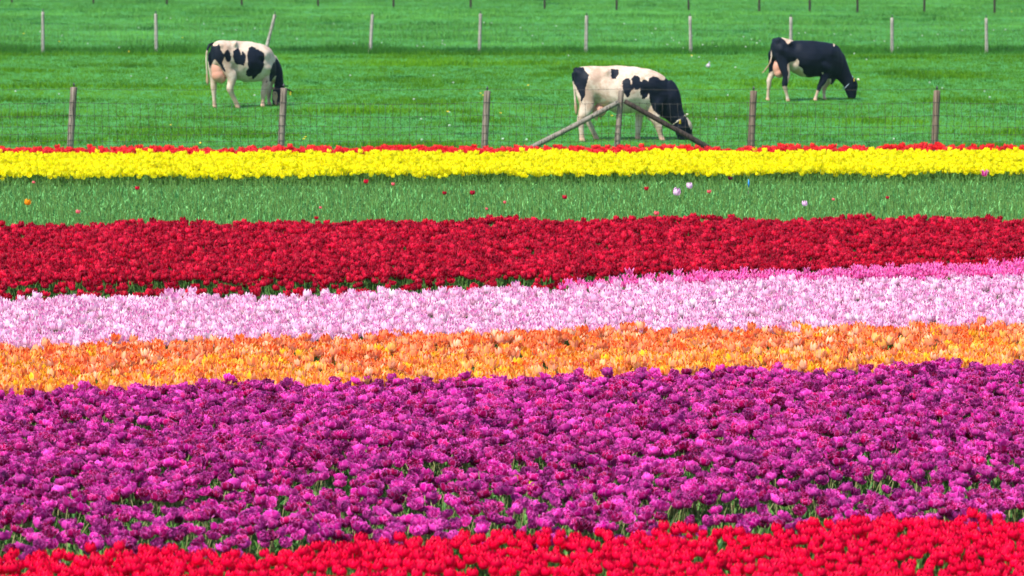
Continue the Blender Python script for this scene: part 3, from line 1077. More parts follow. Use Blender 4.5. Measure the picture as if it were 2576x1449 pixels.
class Cow:
    """Works in the pixels of an enlarged side view; l is the sideways offset in metres (+ = far side)."""
    def __init__(s, zx, zy, zf, base, ox, theta):
        s.zf, s.base, s.ox = zf * 4096 / 2576.0, base, ox          # enlargement relative to the 2576 px picture
        px, py = zx * 0.62891 + ox / s.zf, zy * 0.62891 + base / s.zf
        s.o = at(px, py, 0)
        ray = s.o - Vector((0, 0, CAM_H))
        s.dist = ray.length
        s.az = math.atan2(ray.x, ray.y)
        s.e = math.asin(-ray.z / s.dist)
        s.S = FPX / (ray.dot(FW)) * s.zf                             # enlarged pixels per metre
        s.th = theta                                                # turned away from the picture plane
        s.mb = MB()
        s.bumps = []

    def p(s, px, py, l=0.0, z=None):
        u, v = (px - s.ox) / s.S, (s.base - py) / s.S
        x = (u + l * math.sin(s.th)) / math.cos(s.th)
        dep = x * math.sin(s.th) + l * math.cos(s.th)
        zz = (v - dep * math.sin(s.e)) / math.cos(s.e) if z is None else z
        return Vector((x, l, zz))

    def pix(s, q):
        u = q.x * math.cos(s.th) - q.y * math.sin(s.th)
        dep = q.x * math.sin(s.th) + q.y * math.cos(s.th)
        v = q.z * math.cos(s.e) + dep * math.sin(s.e)
        return s.ox + u * s.S, s.base - v * s.S

    def ring_loft(s, mb, rings):
        n = len(rings[0])
        b = len(mb.v)
        for rg in rings:
            mb.v += [tuple(q) for q in rg]; mb.pu += [0] * n; mb.pv += [0] * n
        for k in range(len(rings) - 1):
            for i in range(n):
                a, c = b + k * n + i, b + k * n + (i + 1) % n
                mb.f.append((a, c, c + n, a + n)); mb.mi.append(0)
        for rg, off, rev in ((rings[0], b, True), (rings[-1], b + (len(rings) - 1) * n, False)):
            idx = [off + i for i in range(n)]
            mb.f.append(tuple(reversed(idx)) if rev else tuple(idx)); mb.mi.append(0)

    def torso(s, st):
        rings = []
        st2 = []
        for a, b in zip(st, st[1:]):
            for t in (0, 0.5):
                st2.append(tuple(a[i] + (b[i] - a[i]) * t for i in range(4)))
        st2.append(st[-1])
        for (px, top, bot, hw) in st2:
            a, b = s.p(px, top), s.p(px, bot)
            cx, cz, rz = a.x, (a.z + b.z) / 2, (a.z - b.z) / 2
            rg = []
            for i in range(24):
                t = 2 * math.pi * i / 24
                cs, sn = math.cos(t), math.sin(t)
                ex = 2 / 2.35
                yy = hw * math.copysign(abs(cs) ** ex, cs)
                zz = rz * math.copysign(abs(sn) ** ex, sn)
                if sn > 0: yy *= 1 - 0.30 * sn ** 1.5
                else: yy *= 1 - 0.18 * sn * sn
                rg.append(Vector((cx, yy, cz + zz)))
            rings.append(rg)
        s.ring_loft(s.mb, rings)

    def limb(s, st, l=0.0, lat=0.85, ground=False, mb=None, sub=2):
        """st: (px, py, r_px[, lateral radius factor[, l]])"""
        C, Q = [], []
        big = ground and len(st) > 6
        for k, q in enumerate(st):
            la = q[3] if len(q) > 3 and q[3] else lat
            ll = q[4] if len(q) > 4 else l
            if big and k < 3:
                ll = l * (0.55, 0.72, 0.88)[k]
                la = min(la, (0.55, 0.55, 0.58)[k])
            Q.append((q[0], q[1], q[2], la, ll))
        a, b = Q[0], Q[1]
        Q.insert(0, tuple(a[i] - (b[i] - a[i]) * 0.35 if i < 2 else a[i] * (0.55 if i == 2 else 1) for i in range(5)))
        if not ground and mb is None:
            a, b = Q[-1], Q[-2]
        F = []
        for k in range(len(Q) - 1):
            p0, p1, p2, p3 = Q[max(k - 1, 0)], Q[k], Q[k + 1], Q[min(k + 2, len(Q) - 1)]
            for t in (0, 0.5):
                F.append(tuple(0.5 * (2 * b1 + (c1 - a1) * t + (2 * a1 - 5 * b1 + 4 * c1 - d1) * t * t + (3 * b1 - a1 - 3 * c1 + d1) * t ** 3) for a1, b1, c1, d1 in zip(p0, p1, p2, p3)))
        F.append(Q[-1])
        for q in F:
            C.append((s.p(q[0], q[1], q[4]), q[2] / s.S, q[3]))
        if ground:
            C[-1][0].z = 0.035
            C.append((Vector((C[-1][0].x + 0.015, C[-1][0].y, 0.0)), C[-1][1] * 1.08, C[-1][2]))
        rings = []
        for k, (c, r, la) in enumerate(C):
            d = (C[min(k + 1, len(C) - 1)][0] - C[max(k - 1, 0)][0])
            d.y = 0
            d.normalize()
            if ground and k >= len(C) - 2: d = Vector((0, 0, -1))
            up = d.cross(Vector((0, 1, 0))).normalized()
            rings.append([c + up * (math.cos(t) * r) + Vector((0, 1, 0)) * (math.sin(t) * r * la) for t in [2 * math.pi * i / 16 for i in range(16)]])
        s.ring_loft(mb if mb else s.mb, rings)

    def ball(s, px, py, r, l=0.0, sq=(1, 1, 1), mb=None):
        c = s.p(px, py, l)
        q = r / s.S
        (mb if mb else s.mb).blob(tuple(c), (q * sq[0], q * sq[1], q * sq[2]), nu=16, nv=10)

    def skin(s, mb, voxel, smooth):
        tmp = bpy.data.objects.new("tmp_cow", mb.mesh("tmp_cow", []))
        COL.objects.link(tmp)
        bm = bmesh.new(); bm.from_mesh(tmp.data); bmesh.ops.recalc_face_normals(bm, faces=bm.faces); bm.to_mesh(tmp.data); bm.free()
        m = tmp.modifiers.new("r", 'REMESH'); m.mode = 'VOXEL'; m.voxel_size = voxel; m.use_smooth_shade = True
        m = tmp.modifiers.new("s", 'SMOOTH'); m.iterations = smooth; m.factor = 0.6
        dg = bpy.context.evaluated_depsgraph_get()
        me = bpy.data.meshes.new_from_object(tmp.evaluated_get(dg))
        bpy.data.objects.remove(tmp)
        return me

    def finish(s, label, black, white=(), pinkp=(), dirt=(), all_black=False):
        root = empty("cow", s.o, 0.0)
        root.rotation_euler = (0, 0, s.th - s.az)
        tag(root, label, "cow", "black and white cows grazing in the pasture")
        me = s.skin(s.mb, 0.0155, 9)
        me.materials.clear(); me.materials.append(M['coat'])
        n0 = [v.normal.copy() for v in me.vertices]
        for v, n_ in zip(me.vertices, n0):
            x, y = s.pix(Vector((v.co.x, -abs(v.co.y), v.co.z)))
            d = 0.0
            for (bx, by, br, amp) in s.bumps:
                q = ((x - bx) ** 2 + (y - by) ** 2) / (br * br)
                if q < 6: d += 1.5 * amp * math.exp(-q)
            d += 0.010 * nz(v.co.x * 5, v.co.y * 5, v.co.z * 3)
            v.co += n_ * d
        col = me.attributes.new("coat", 'FLOAT_COLOR', 'POINT')
        buf = np.zeros((len(me.vertices), 4), dtype=np.float32)
        for i, v in enumerate(me.vertices):
            x, y = s.pix(v.co)
            wx = x + 9 * nz(v.co.x * 9, v.co.y * 9, v.co.z * 9) + 5 * nz(v.co.x * 30, v.co.z * 30, 1.0)
            wy = y + 9 * nz(v.co.x * 9, v.co.y * 9, v.co.z * 9 + 7) + 5 * nz(v.co.x * 30, v.co.z * 30, 3.0)
            b = 1.0 if all_black else 0.0
            if all_black:
                if any(inside(q, wx, wy) for q in white): b = 0.0
            elif any(inside(q, wx, wy) for q in black) and not any(inside(q, wx, wy) for q in white): b = 1.0
            pk = 1.0 if any(inside(q, wx, wy) for q in pinkp) else 0.0
            if v.co.z < 0.07 and b == 0.0: pk = 0.75
            dt = 0.75 if any(inside(q, wx, wy) for q in dirt) else 0.0
            dt = max(dt, min(0.6, max(0.0, 0.9 - v.co.z) * 1.1 * max(0.0, 0.25 + nz(v.co.x * 6, v.co.y * 6, v.co.z * 5))))
            buf[i] = (b, pk, dt, 1)
        col.data.foreach_set("color", buf.ravel())
        body = bpy.data.objects.new("body", me)
        COL.objects.link(body); body.parent = root
        s.root, s.body = root, body
        return root

    def udder(s, blobs, teats, l=0.0):
        mb = MB()
        for (px, py, r, sx, sz, ll) in blobs: s.ball(px, py, r, ll, (sx, 0.9, sz), mb=mb)
        for (px, py, ll) in teats: s.limb([(px, py - 40, 16), (px, py, 11), (px + 2, py + 28, 8)], ll, 1.0, mb=mb)
        me = s.skin(mb, 0.012, 14)
        me.materials.clear(); me.materials.append(M['udder'])
        o = bpy.data.objects.new("udder", me); COL.objects.link(o); o.parent = s.root

    def tail(s, pts, cols, l=0.0):
        """pts: (px, py, r_px)"""
        mb = MB()
        P = [s.p(a, b, l) for a, b, r in pts]
        mb.tube([tuple(q) for q in P], [r / s.S for a, b, r in pts], 8)
        me = mb.mesh("tail", [M['coat']])
        c = me.attributes.new("coat", 'FLOAT_COLOR', 'POINT')
        buf = np.zeros((len(me.vertices), 4), dtype=np.float32)
        for i in range(len(me.vertices)):
            buf[i] = cols[min(i // 8, len(cols) - 1)] + (1,)
        c.data.foreach_set("color", buf.ravel())
        o = bpy.data.objects.new("tail", me); COL.objects.link(o); o.parent = s.root

    def ear(s, px, py, l, dirp, m_black=True, size=(0.11, 0.055), name="ear"):
        """dirp: direction vector in cow space"""
        c = s.p(px, py, l)
        d = Vector(dirp).normalized()
        side = d.cross(Vector((0.3, 0.2, 1))).normalized()
        nrm = d.cross(side)
        mb = MB()
        pts = []
        for j in range(6):
            v = j / 5
            ww = size[1] * lerp_list([0.35, 0.85, 1.0, 0.8, 0.5, 0.08], v)
            for i in range(5):
                u = i / 2 - 1
                pts.append(tuple(c + d * size[0] * v + side * ww * u * 0.5 + nrm * (0.018 * (1 - u * u))))
        mb.grid(pts, 5, 6)
        b = len(mb.v)
        mb.grid([tuple(Vector(q) - nrm * 0.008) for q in pts], 5, 6)
        me = mb.mesh(name, [M['coat']])
        cc = me.attributes.new("coat", 'FLOAT_COLOR', 'POINT')
        v = (1, 0, 0, 1) if m_black else (0, 0.4, 0, 1)
        cc.data.foreach_set("color", list(v) * len(me.vertices))
        o = bpy.data.objects.new(name, me); COL.objects.link(o); o.parent = s.root
        return o

    def piece(s, name, mb, m):
        return mb.build(name, m, s.root)

    def ear_tag(s, px, py, l, r_px, nrm=(0, -1, 0), asp=1.25):
        c = s.p(px, py, l)
        r = r_px / s.S
        n = Vector(nrm).normalized()
        a = Vector((0, 0, 1)) - n * n.z
        a.normalize(); b = n.cross(a)
        mb = MB()
        prof = [(-1, -.8), (-.8, -1), (.8, -1), (1, -.8), (.85, .3), (.3, 1), (-.3, 1), (-.85, .3)]
        for k, off in enumerate((0.0, 0.006)):
            for (x, y) in prof:
                mb.v.append(tuple(c + b * (x * r * 0.8) + a * (y * r * asp) - n * off)); mb.pu.append(0); mb.pv.append(0)
        mb.f.append(tuple(range(8))); mb.f.append(tuple(range(15, 7, -1))); mb.mi += [0, 0]
        for i in range(8):
            j = (i + 1) % 8
            mb.f.append((i, i + 8, j + 8, j)); mb.mi.append(0)
        mb.build("ear_tag", M['tag'], s.root, smooth=False)

    def collar(s, pa, pb, hw, m, r=0.011, knot=False):
        a, b = s.p(*pa), s.p(*pb)
        c, ax = (a + b) / 2, (b - a) / 2
        pts = [tuple(c + ax * math.cos(t) + Vector((0, 1, 0)) * (-hw * math.sin(t))) for t in [2 * math.pi * i / 28 for i in range(29)]]
        mb = MB()
        mb.tube(pts, r, 6, cap=False)
        if knot: mb.blob(pts[6], (0.024, 0.02, 0.024), nu=8, nv=6)
        s.piece("collar", mb, m)

    def eyes(s, px, py, l):
        for sg in (-1, 1):
            mb = MB(); mb.blob(tuple(s.p(px, py, l * sg)), (0.017, 0.012, 0.015), nu=8, nv=6)
            s.piece("eye", mb, M['eye'])

    def horns(s, px, py, l):
        for sg in (-1, 1):
            c = s.p(px, py, l * sg)
            mb = MB(); mb.tube([tuple(c), tuple(c + Vector((0.02, 0.03 * sg, 0.025))), tuple(c + Vector((0.05, 0.04 * sg, 0.035)))], [0.022, 0.019, 0.010], 8)
            s.piece("horn", mb, M['horn'])


W, K_, T_ = (0, 0, 0), (1, 0, 0), (0, 0, 1)

# --- cow 2: the middle, nearest one, side on, behind the braced post
c = Cow(2100, 220, 2576 / 780, 1128, 1250, R(7))
c.bumps = [(1080, 235, 45, .045), (1010, 330, 60, -.015), (1190, 290, 75, -.03), (690, 235, 40, .035), (860, 330, 90, .02), (1690, 380, 110, .035), (1760, 640, 70, .03), (1600, 500, 50, -.02), (950, 600, 60, -.02), (1400, 500, 160, .02), (1930, 560, 60, .015)]
c.torso([(640, 235, 420, .08), (668, 195, 500, .15), (720, 160, 560, .22), (820, 148, 640, .26), (950, 152, 660, .28), (1080, 148, 720, .32), (1200, 140, 775, .36), (1350, 150, 772, .37),
         (1500, 163, 755, .34), (1640, 190, 760, .29), (1740, 225, 790, .25), (1830, 280, 800, .20), (1885, 330, 780, .15)])
c.limb([(1760, 500, 250, .42), (1850, 590, 228, .48), (1915, 690, 185, .55), (1975, 780, 135, .6), (2030, 850, 108, .7), (2065, 880, 95, .8)])            # neck
c.limb([(2075, 820, 62, 1.3), (2078, 880, 105, .85), (2088, 940, 122, .8), (2098, 1000, 118, .68), (2112, 1060, 104, .62), (2126, 1110, 88, .68), (2135, 1140, 62, .8)])   # head
c.limb([(800, 380, 150, .8), (812, 520, 140, .62), (822, 640, 110, .6), (800, 730, 90, .6), (758, 810, 66), (736, 862, 52), (742, 930, 43), (748, 1000, 38), (752, 1060, 37), (757, 1100, 41)], -0.2, ground=True)
c.limb([(820, 400, 140, .8), (830, 560, 120, .6), (820, 700, 85, .6), (800, 800, 56), (815, 860, 48), (858, 930, 38), (890, 990, 34), (918, 1040, 34), (940, 1085, 38)], 0.2, ground=True)
c.limb([(1730, 500, 170, .6), (1715, 640, 130, .6), (1705, 760, 88), (1722, 850, 68), (1750, 920, 56), (1770, 970, 52), (1782, 1030, 38), (1798, 1080, 36), (1812, 1110, 40)], -0.19, ground=True)
c.limb([(1640, 560, 140, .6), (1560, 700, 95), (1512, 790, 62), (1505, 870, 52), (1500, 925, 48), (1494, 990, 35), (1489, 1045, 34), (1487, 1085, 38)], 0.19, ground=True)
c.limb([(1640, 700, 90, .8), (1640, 790, 55, .8), (1650, 870, 18, .8)], 0.0)        # brisket fold
BL2 = [[(625, 200), (700, 160), (770, 165), (840, 270), (825, 360), (800, 440), (790, 560), (745, 640), (735, 560), (715, 500), (660, 400), (620, 340)],
       [(1140, 190), (1225, 190), (1238, 225), (1222, 280), (1190, 325), (1140, 318), (1128, 240)],
       [(1310, 120), (1470, 120), (1440, 152), (1350, 158)],
       [(1285, 350), (1330, 310), (1375, 310), (1395, 350), (1390, 400), (1410, 395), (1405, 320), (1440, 280), (1490, 280), (1515, 320), (1520, 370), (1560, 330), (1600, 335), (1625, 355), (1632, 310), (1680, 285), (1740, 290), (1790, 335), (1830, 335), (1850, 300), (1900, 240),
        (2100, 400), (2400, 700), (2400, 1300), (1950, 1300), (1800, 830), (1775, 790), (1760, 790), (1690, 730), (1665, 660), (1640, 620), (1640, 540), (1640, 510), (1570, 590), (1540, 580), (1545, 540), (1525, 540), (1520, 440), (1480, 470), (1450, 470), (1440, 445), (1400, 480), (1370, 560), (1340, 570), (1320, 540), (1280, 440)]]
WH2 = [[(2140, 790), (2170, 820), (2200, 900), (2205, 980), (2190, 985), (2160, 900), (2135, 830)]]
c.finish("white cow with black neck and head grazing behind the braced fence post", BL2, WH2, pinkp=[[(880, 760), (960, 640), (1100, 600), (1130, 640), (1060, 760), (960, 800)]],
         dirt=[[(650, 520), (740, 600), (720, 800), (650, 800)]])
c.udder([(985, 730, 92, 1.05, 1.0, -0.02), (1050, 690, 80, 1.2, .7, 0.0), (940, 740, 70, .8, 1.0, .06)], [(948, 860, -.07), (1000, 830, .05), (925, 850, .08)])
c.tail([(690, 185, 28), (650, 205, 26), (634, 250, 20), (634, 310, 16), (645, 400, 12), (655, 500, 11), (664, 600, 14), (672, 690, 22), (678, 760, 18), (684, 800, 4)], [K_, K_, K_, K_, W, W, W, T_, T_, T_])
c.collar((2108, 790), (1946, 915), 0.115, M['rope'], 0.011, knot=True)
c.ear(2075, 850, -0.10, (-0.15, -0.6, -0.45)); c.ear(2110, 850, 0.10, (0.35, 0.7, 0.0), m_black=False)
c.ear_tag(2050, 880, -0.165, 22, (0.75, -0.7, 0), 1.3)
c.horns(2118, 800, 0.07); c.eyes(2140, 930, 0.105)

# --- cow 1: the left one, seen from behind its right flank
c = Cow(780, 120, 1960 / 460, 1318, 760, R(31))
c.bumps = [(690, 250, 40, .045), (640, 330, 60, -.015), (790, 300, 70, -.03), (440, 290, 40, .03), (520, 380, 80, .02), (1220, 400, 90, .035), (1260, 660, 60, .03), (1140, 520, 50, -.02), (690, 660, 60, -.025), (960, 560, 140, .02)]
c.torso([(300, 290, 520, .07), (325, 240, 600, .15), (385, 195, 660, .22), (480, 180, 700, .26), (600, 184, 740, .28), (720, 190, 845, .33), (850, 195, 890, .37), (980, 203, 888, .38),
         (1090, 225, 880, .34), (1190, 255, 880, .28), (1270, 310, 880, .23), (1330, 390, 850, .16)])
c.limb([(1265, 520, 165, .5), (1325, 630, 160, .6), (1385, 730, 135, .65), (1420, 840, 100, .8), (1435, 930, 84, 1.0), (1430, 985, 80, 1.0)])
c.limb([(1440, 950, 50, 1.3), (1425, 1010, 92, .95), (1410, 1080, 98, .85), (1395, 1150, 88, .75), (1385, 1215, 76, .75), (1380, 1265, 62, .85), (1378, 1300, 44, 1.0)])
c.limb([(480, 420, 150, .8), (540, 560, 135, .62), (590, 690, 120, .62), (630, 800, 98, .65), (628, 890, 76), (606, 965, 66), (603, 1020, 62), (628, 1090, 48), (660, 1160, 41), (690, 1220, 38), (715, 1270, 40), (724, 1300, 42)], -0.2, ground=True)
c.limb([(350, 420, 130, .8), (330, 560, 110, .62), (330, 700, 92, .62), (330, 830, 74), (322, 920, 60), (322, 980, 56), (325, 1060, 46), (330, 1140, 36), (333, 1220, 33), (337, 1280, 38)], 0.21, ground=True)
c.limb([(1250, 560, 150, .6), (1245, 700, 120, .6), (1235, 830, 92), (1212, 930, 72), (1185, 1030, 58), (1170, 1100, 54), (1162, 1170, 38), (1156, 1240, 35), (1152, 1295, 40)], -0.19, ground=True)
c.limb([(1270, 700, 110, .6), (1285, 850, 80), (1280, 960, 58), (1268, 1060, 48), (1262, 1120, 42), (1258, 1190, 31), (1264, 1240, 31), (1272, 1290, 36)], 0.17, ground=True)
BL1 = [[(225, 260), (290, 235), (330, 275), (400, 270), (420, 240), (440, 270), (455, 340), (490, 400), (512, 430), (500, 500), (480, 570), (500, 640), (535, 700), (522, 735), (480, 680), (440, 610), (395, 550), (345, 500), (320, 560), (290, 610), (265, 670), (235, 560), (225, 400)],
       [(535, 350), (575, 340), (605, 385), (632, 470), (620, 530), (590, 550), (540, 540), (520, 480), (505, 430), (520, 390)],
       [(660, 370), (720, 320), (750, 315), (780, 375), (795, 440), (805, 400), (810, 360), (835, 365), (880, 440), (870, 500), (850, 560), (835, 625), (795, 605), (775, 590), (730, 600), (680, 560), (655, 460)],
       [(930, 310), (975, 280), (1020, 305), (1050, 335), (1090, 340), (1130, 370), (1180, 400), (1195, 440), (1190, 510), (1170, 560), (1190, 580), (1165, 660), (1130, 730), (1080, 760), (1040, 800), (1005, 840), (970, 830), (975, 790), (910, 795), (875, 770), (875, 700), (920, 650), (905, 580), (895, 450), (910, 370)],
       [(1392, 470), (1440, 540), (1560, 620), (1600, 900), (1560, 1330), (1300, 1330), (1300, 1000), (1350, 960), (1360, 860), (1330, 830), (1300, 890), (1270, 880), (1275, 800), (1290, 690), (1340, 570), (1370, 550)],
       [(1205, 880), (1235, 860), (1235, 885), (1210, 905)]]
PK1 = [[(1330, 960), (1370, 975), (1350, 1005), (1325, 1000)]]
WH1 = [[(1390, 770), (1370, 880), (1345, 1000), (1290, 1000), (1320, 870), (1350, 810)]]
BR1 = [[(1330, 1050), (1385, 1045), (1410, 1090), (1400, 1200), (1400, 1270), (1370, 1270), (1350, 1200), (1325, 1160)]]
c.finish("white cow with large black flank spots and full pink udder, grazing behind the fence", BL1, WH1 + BR1, pinkp=PK1, dirt=BR1 + [[(555, 990), (580, 1000), (570, 1035), (550, 1025)], [(620, 1010), (660, 1010), (660, 1070), (630, 1070)]])
c.udder([(395, 680, 125, .9, 1.4, .02), (415, 770, 130, 1.0, 1.0, .0), (450, 800, 105, 1.0, 1.0, -.03), (370, 620, 90, .8, 1.4, .03)], [(462, 905, -.08), (420, 895, .02), (480, 880, .05)])
c.tail([(330, 235, 26), (262, 262, 26), (232, 320, 20), (214, 400, 15), (206, 500, 13), (208, 600, 12), (214, 700, 12), (218, 790, 18), (220, 860, 28), (224, 905, 22), (226, 950, 4)], [K_, K_, K_, W, W, W, W, T_, T_, T_, T_], l=0.05)
c.ear(1520, 985, -0.12, (0.75, -0.9, -0.5), size=(0.25, 0.12)); c.ear(1370, 985, 0.12, (-0.3, 0.9, -0.2), m_black=False, size=(0.12, .07))
c.ear_tag(1636, 1085, -0.26, 27, (0.5, -0.85, 0), 1.2)
c.ear(1500, 950, -0.10, (0.9, -0.9, -0.1), size=(0.14, 0.035), name="horn")
c.eyes(1370, 1090, 0.12)

# --- cow 3: the right, farthest one, nearly all black
c = Cow(3000, 120, 2318 / 480, 1368, 1000, R(25))
c.bumps = [(760, 270, 45, .045), (690, 350, 60, -.02), (870, 320, 80, -.035), (530, 220, 40, .035), (620, 380, 80, .02), (1560, 420, 100, .035), (1500, 740, 70, .03), (1420, 600, 50, -.02), (850, 620, 60, -.025), (1150, 560, 150, .02)]
c.torso([(415, 260, 470, .08), (440, 215, 540, .15), (500, 160, 600, .22), (590, 150, 660, .26), (700, 178, 700, .28), (830, 200, 830, .33), (980, 205, 905, .37), (1150, 205, 915, .38),
         (1320, 218, 900, .35), (1470, 235, 905, .30), (1590, 258, 930, .25), (1690, 310, 930, .19), (1750, 380, 880, .13)])
c.limb([(1600, 560, 240, .42), (1675, 680, 222, .5), (1760, 800, 185, .55), (1830, 900, 150, .6), (1890, 980, 130, .7), (1930, 1010, 118, .8)])
c.limb([(1960, 935, 72, 1.2), (1955, 1010, 125, .75), (1950, 1090, 142, .66), (1955, 1160, 128, .6), (1965, 1225, 108, .6), (1975, 1280, 90, .66), (1980, 1320, 66, .8)])
c.limb([(600, 450, 150, .8), (630, 600, 130, .6), (665, 740, 110, .6), (695, 860, 84, .65), (690, 950, 66), (672, 1030, 62), (670, 1085, 56), (685, 1150, 44), (702, 1220, 38), (718, 1280, 37), (732, 1340, 42)], -0.2, ground=True)
c.limb([(470, 450, 140, .8), (455, 600, 115, .62), (440, 740, 92, .62), (425, 850, 72), (390, 930, 58), (368, 990, 52), (368, 1060, 46), (358, 1140, 38), (352, 1220, 35), (347, 1290, 36), (345, 1330, 41)], 0.21, ground=True)
c.limb([(1500, 600, 170, .6), (1470, 760, 130, .6), (1440, 880, 98), (1395, 990, 74), (1350, 1080, 58), (1325, 1140, 50), (1298, 1210, 37), (1275, 1280, 36), (1258, 1335, 42)], -0.19, ground=True)
c.limb([(1560, 700, 130, .6), (1530, 900, 90), (1480, 1020, 66), (1436, 1100, 48), (1428, 1150, 42), (1428, 1230, 33), (1434, 1290, 33), (1440, 1335, 39)], 0.19, ground=True)
c.limb([(1590, 880, 90, .5), (1575, 990, 55, .5), (1562, 1060, 20, .5)], 0.0)
WH3 = [[(590, 120), (700, 140), (825, 212), (775, 245), (738, 278), (695, 255), (660, 205), (610, 165)],
       [(1578, 235), (1645, 260), (1625, 290), (1608, 330), (1595, 285)],
       [(715, 690), (760, 625), (840, 610), (900, 565), (935, 600), (930, 690), (1000, 745), (1018, 760), (1015, 830), (1090, 885), (1050, 915), (1100, 960), (780, 960), (760, 870), (790, 930), (770, 1000), (735, 1105), (725, 980), (740, 870), (725, 780)],
       [(600, 1105), (640, 1090), (760, 1080), (820, 1250), (820, 1420), (600, 1420)],
       [(385, 830), (440, 790), (500, 850), (510, 960), (450, 1100), (420, 1420), (250, 1420), (250, 900)],
       [(1250, 1130), (1300, 1160), (1340, 1190), (1360, 1180), (1375, 1110), (1430, 1060), (1500, 940), (1560, 940), (1572, 970), (1545, 1080), (1500, 1120), (1520, 1420), (1150, 1420)],
       [(1375, 820), (1405, 815), (1408, 850), (1385, 860)]]
c.finish("nearly all black cow with white lower legs, grazing farthest right", [], WH3, all_black=True, dirt=[[(1450, 1060), (1530, 1070), (1500, 1110), (1440, 1100)], [(820, 800), (940, 740), (1060, 880), (900, 900)]])
c.udder([(525, 740, 105, .85, 1.3, .02), (550, 830, 100, .9, 1.0, .0), (500, 660, 70, .6, 1.2, .04), (600, 860, 60, .9, .9, -.02)], [(602, 925, -.03), (560, 915, .06)])
c.tail([(560, 160, 26), (500, 190, 30), (455, 270, 24), (425, 370, 20), (415, 460, 18), (410, 540, 13), (385, 630, 12), (345, 710, 14), (295, 780, 18), (260, 815, 12), (232, 840, 3)], [K_, K_, K_, K_, W, W, T_, T_, T_, T_, T_], l=0.03)
c.collar((1972, 880), (1800, 1130), 0.10, M['strap'], 0.010)
c.ear(1990, 960, -0.10, (0.1, -0.7, -0.35)); c.ear(2030, 960, 0.10, (0.5, 0.6, 0.05), m_black=True, size=(.09, .05))
c.ear_tag(2012, 955, -0.17, 24, (0.7, -0.7, 0), 1.35)
mb = MB(); q = c.p(2075, 950, 0.06); mb.tube([tuple(q), tuple(q + Vector((0.03, 0, 0))), tuple(q + Vector((0.055, 0, -0.005)))], [0.024, 0.026, 0.016], 8); c.piece("horn", mb, M['horn'])
c.eyes(2040, 1060, 0.095)

# ------------------------------------------------------------------ dove in the grass
p = at(1782, 173, 0)
e = empty("dove", (p.x, p.y, 0), R(25))
tag(e, "small pale dove sitting in the grass between the middle and right cows", "bird")
mb = MB(); mb.limb = None
mb.blob((0, 0, 0.085), (0.052, 0.075, 0.062), nu=14, nv=10)
mb.tube([(0, -0.03, 0.12), (0, -0.045, 0.15), (0, -0.05, 0.17)], [0.034, 0.022, 0.018], 10)
mb.build("body", M['dove'], e)
mb = MB(); mb.blob((0, -0.055, 0.185), (0.021, 0.026, 0.021), nu=10, nv=8); mb.build("head", M['dove_head'], e)
mb = MB(); mb.tube([(0, -0.075, 0.184), (0, -0.098, 0.178)], [0.006, 0.001], 6); mb.build("beak", M['dove_beak'], e)
mb = MB(); mb.tube([(0, 0.05, 0.085), (0, 0.10, 0.075), (0, 0.15, 0.065)], [0.03, 0.022, 0.016], 8); mb.build("tail", M['dove'], e)
for sx in (-1, 1):
    mb = MB(); mb.tube([(0.02 * sx, 0, 0.04), (0.02 * sx, -0.005, 0.0)], 0.004, 6); mb.build("leg", M['dove_beak'], e)

# ------------------------------------------------------------------ dandelions
def mk(kind):
    st = MB(); st.tube([(0, 0, 0), (0.01, 0, 0.07), (0.0, 0, 0.13)], 0.003, 5)
    hd = MB()
    if kind == 'clock': hd.blob((0, 0, 0), (0.022, 0.022, 0.021), nu=9, nv=7)
    else:
        hd.tube([(0, 0, -0.008), (0, 0, 0.004), (0, 0, 0.012)], [0.008, 0.026, 0.020], 10)
    return st.mesh("stem", [M['stem_green']]), hd.mesh("flower_head", [M['clock' if kind == 'clock' else 'dandelion']])


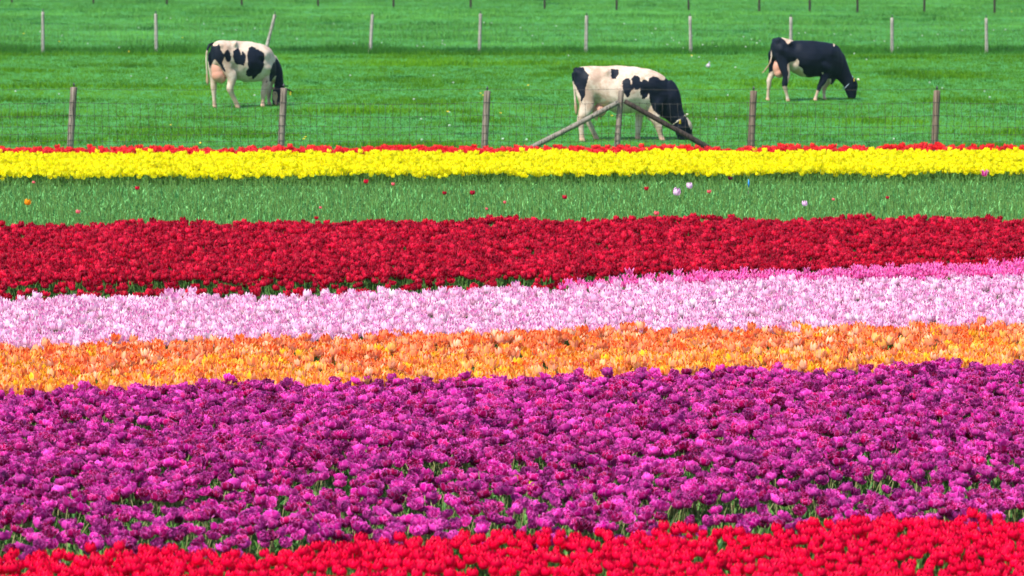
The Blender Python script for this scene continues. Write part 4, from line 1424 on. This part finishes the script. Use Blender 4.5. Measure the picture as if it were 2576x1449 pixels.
CM = {k: mk(k) for k in ('clock', 'bloom')}
r_ = random.Random(5)
WHITE = [(747, 98), (592, 76), (640, 72), (890, 110), (960, 108), (1050, 116), (1065, 117), (1112, 110), (1120, 113), (1113, 103), (1218, 57), (1236, 58), (1090, 190), (1140, 208), (880, 190), (420, 197), (150, 237), (1132, 283), (1129, 316), (1060, 300),
         (1680, 112), (1694, 102), (1708, 108), (1720, 121), (1742, 90), (1768, 113), (1792, 108), (1800, 117), (1870, 93), (1875, 118), (1890, 99), (1905, 109), (1758, 144), (1740, 143), (1850, 170), (1830, 240), (1912, 103), (2010, 84), (2026, 83),
         (2100, 86), (2140, 88), (2200, 103), (2225, 104), (2260, 120), (2320, 90), (2360, 87), (2420, 77), (2500, 76), (2530, 75), (2476, 230), (2370, 222), (2340, 208), (2250, 350), (2490, 245), (1800, 300), (1540, 230), (1510, 176), (1690, 96), (40, 230), (330, 192),
         (100, 80), (155, 90), (220, 110), (300, 120), (512, 60), (430, 46), (350, 70), (470, 50), (560, 85), (840, 60), (1310, 70), (1340, 90), (1365, 110), (1400, 66), (1430, 140), (1570, 60), (1600, 100), (1640, 84), (1650, 72), (2180, 150), (2150, 135), (1325, 352), (1265, 350), (1060, 352), (1040, 250), (640, 240)]
YEL = [(1125, 281), (1560, 300), (1540, 292), (430, 315), (505, 360), (715, 240), (690, 180), (1210, 235), (1215, 240), (1220, 405), (2115, 135), (2130, 180), (1218, 330), (60, 85), (150, 105), (325, 130), (460, 95), (2068, 142), (1740, 140), (1955, 130), (2545, 30), (1260, 285), (1330, 215), (765, 350), (770, 345)]
for kind, L, lab, grp in (('clock', WHITE, "white dandelion seed head standing in the pasture grass", "white dandelion clocks in the pasture"), ('bloom', YEL, "yellow dandelion flower open in the pasture grass", "yellow dandelions in the pasture")):
    for (px, py) in L:
        if py > 365: continue
        p = at(px, py, 0.13)
        sc = r_.uniform(0.8, 1.25)
        e = bpy.data.objects.new("dandelion_clock" if kind == 'clock' else "dandelion", None)
        COL.objects.link(e)
        e.location = (p.x, p.y, 0); e.scale = (sc, sc, 1.0); e.rotation_euler = (r_.uniform(-.1, .1), r_.uniform(-.1, .1), r_.uniform(0, 6))
        tag(e, lab, "dandelion", grp)
        for nm, me, z in (("stem", CM[kind][0], 0), ("flower_head", CM[kind][1], 0.135)):
            o = bpy.data.objects.new(nm, me); COL.objects.link(o); o.parent = e; o.location = (0, 0, z)
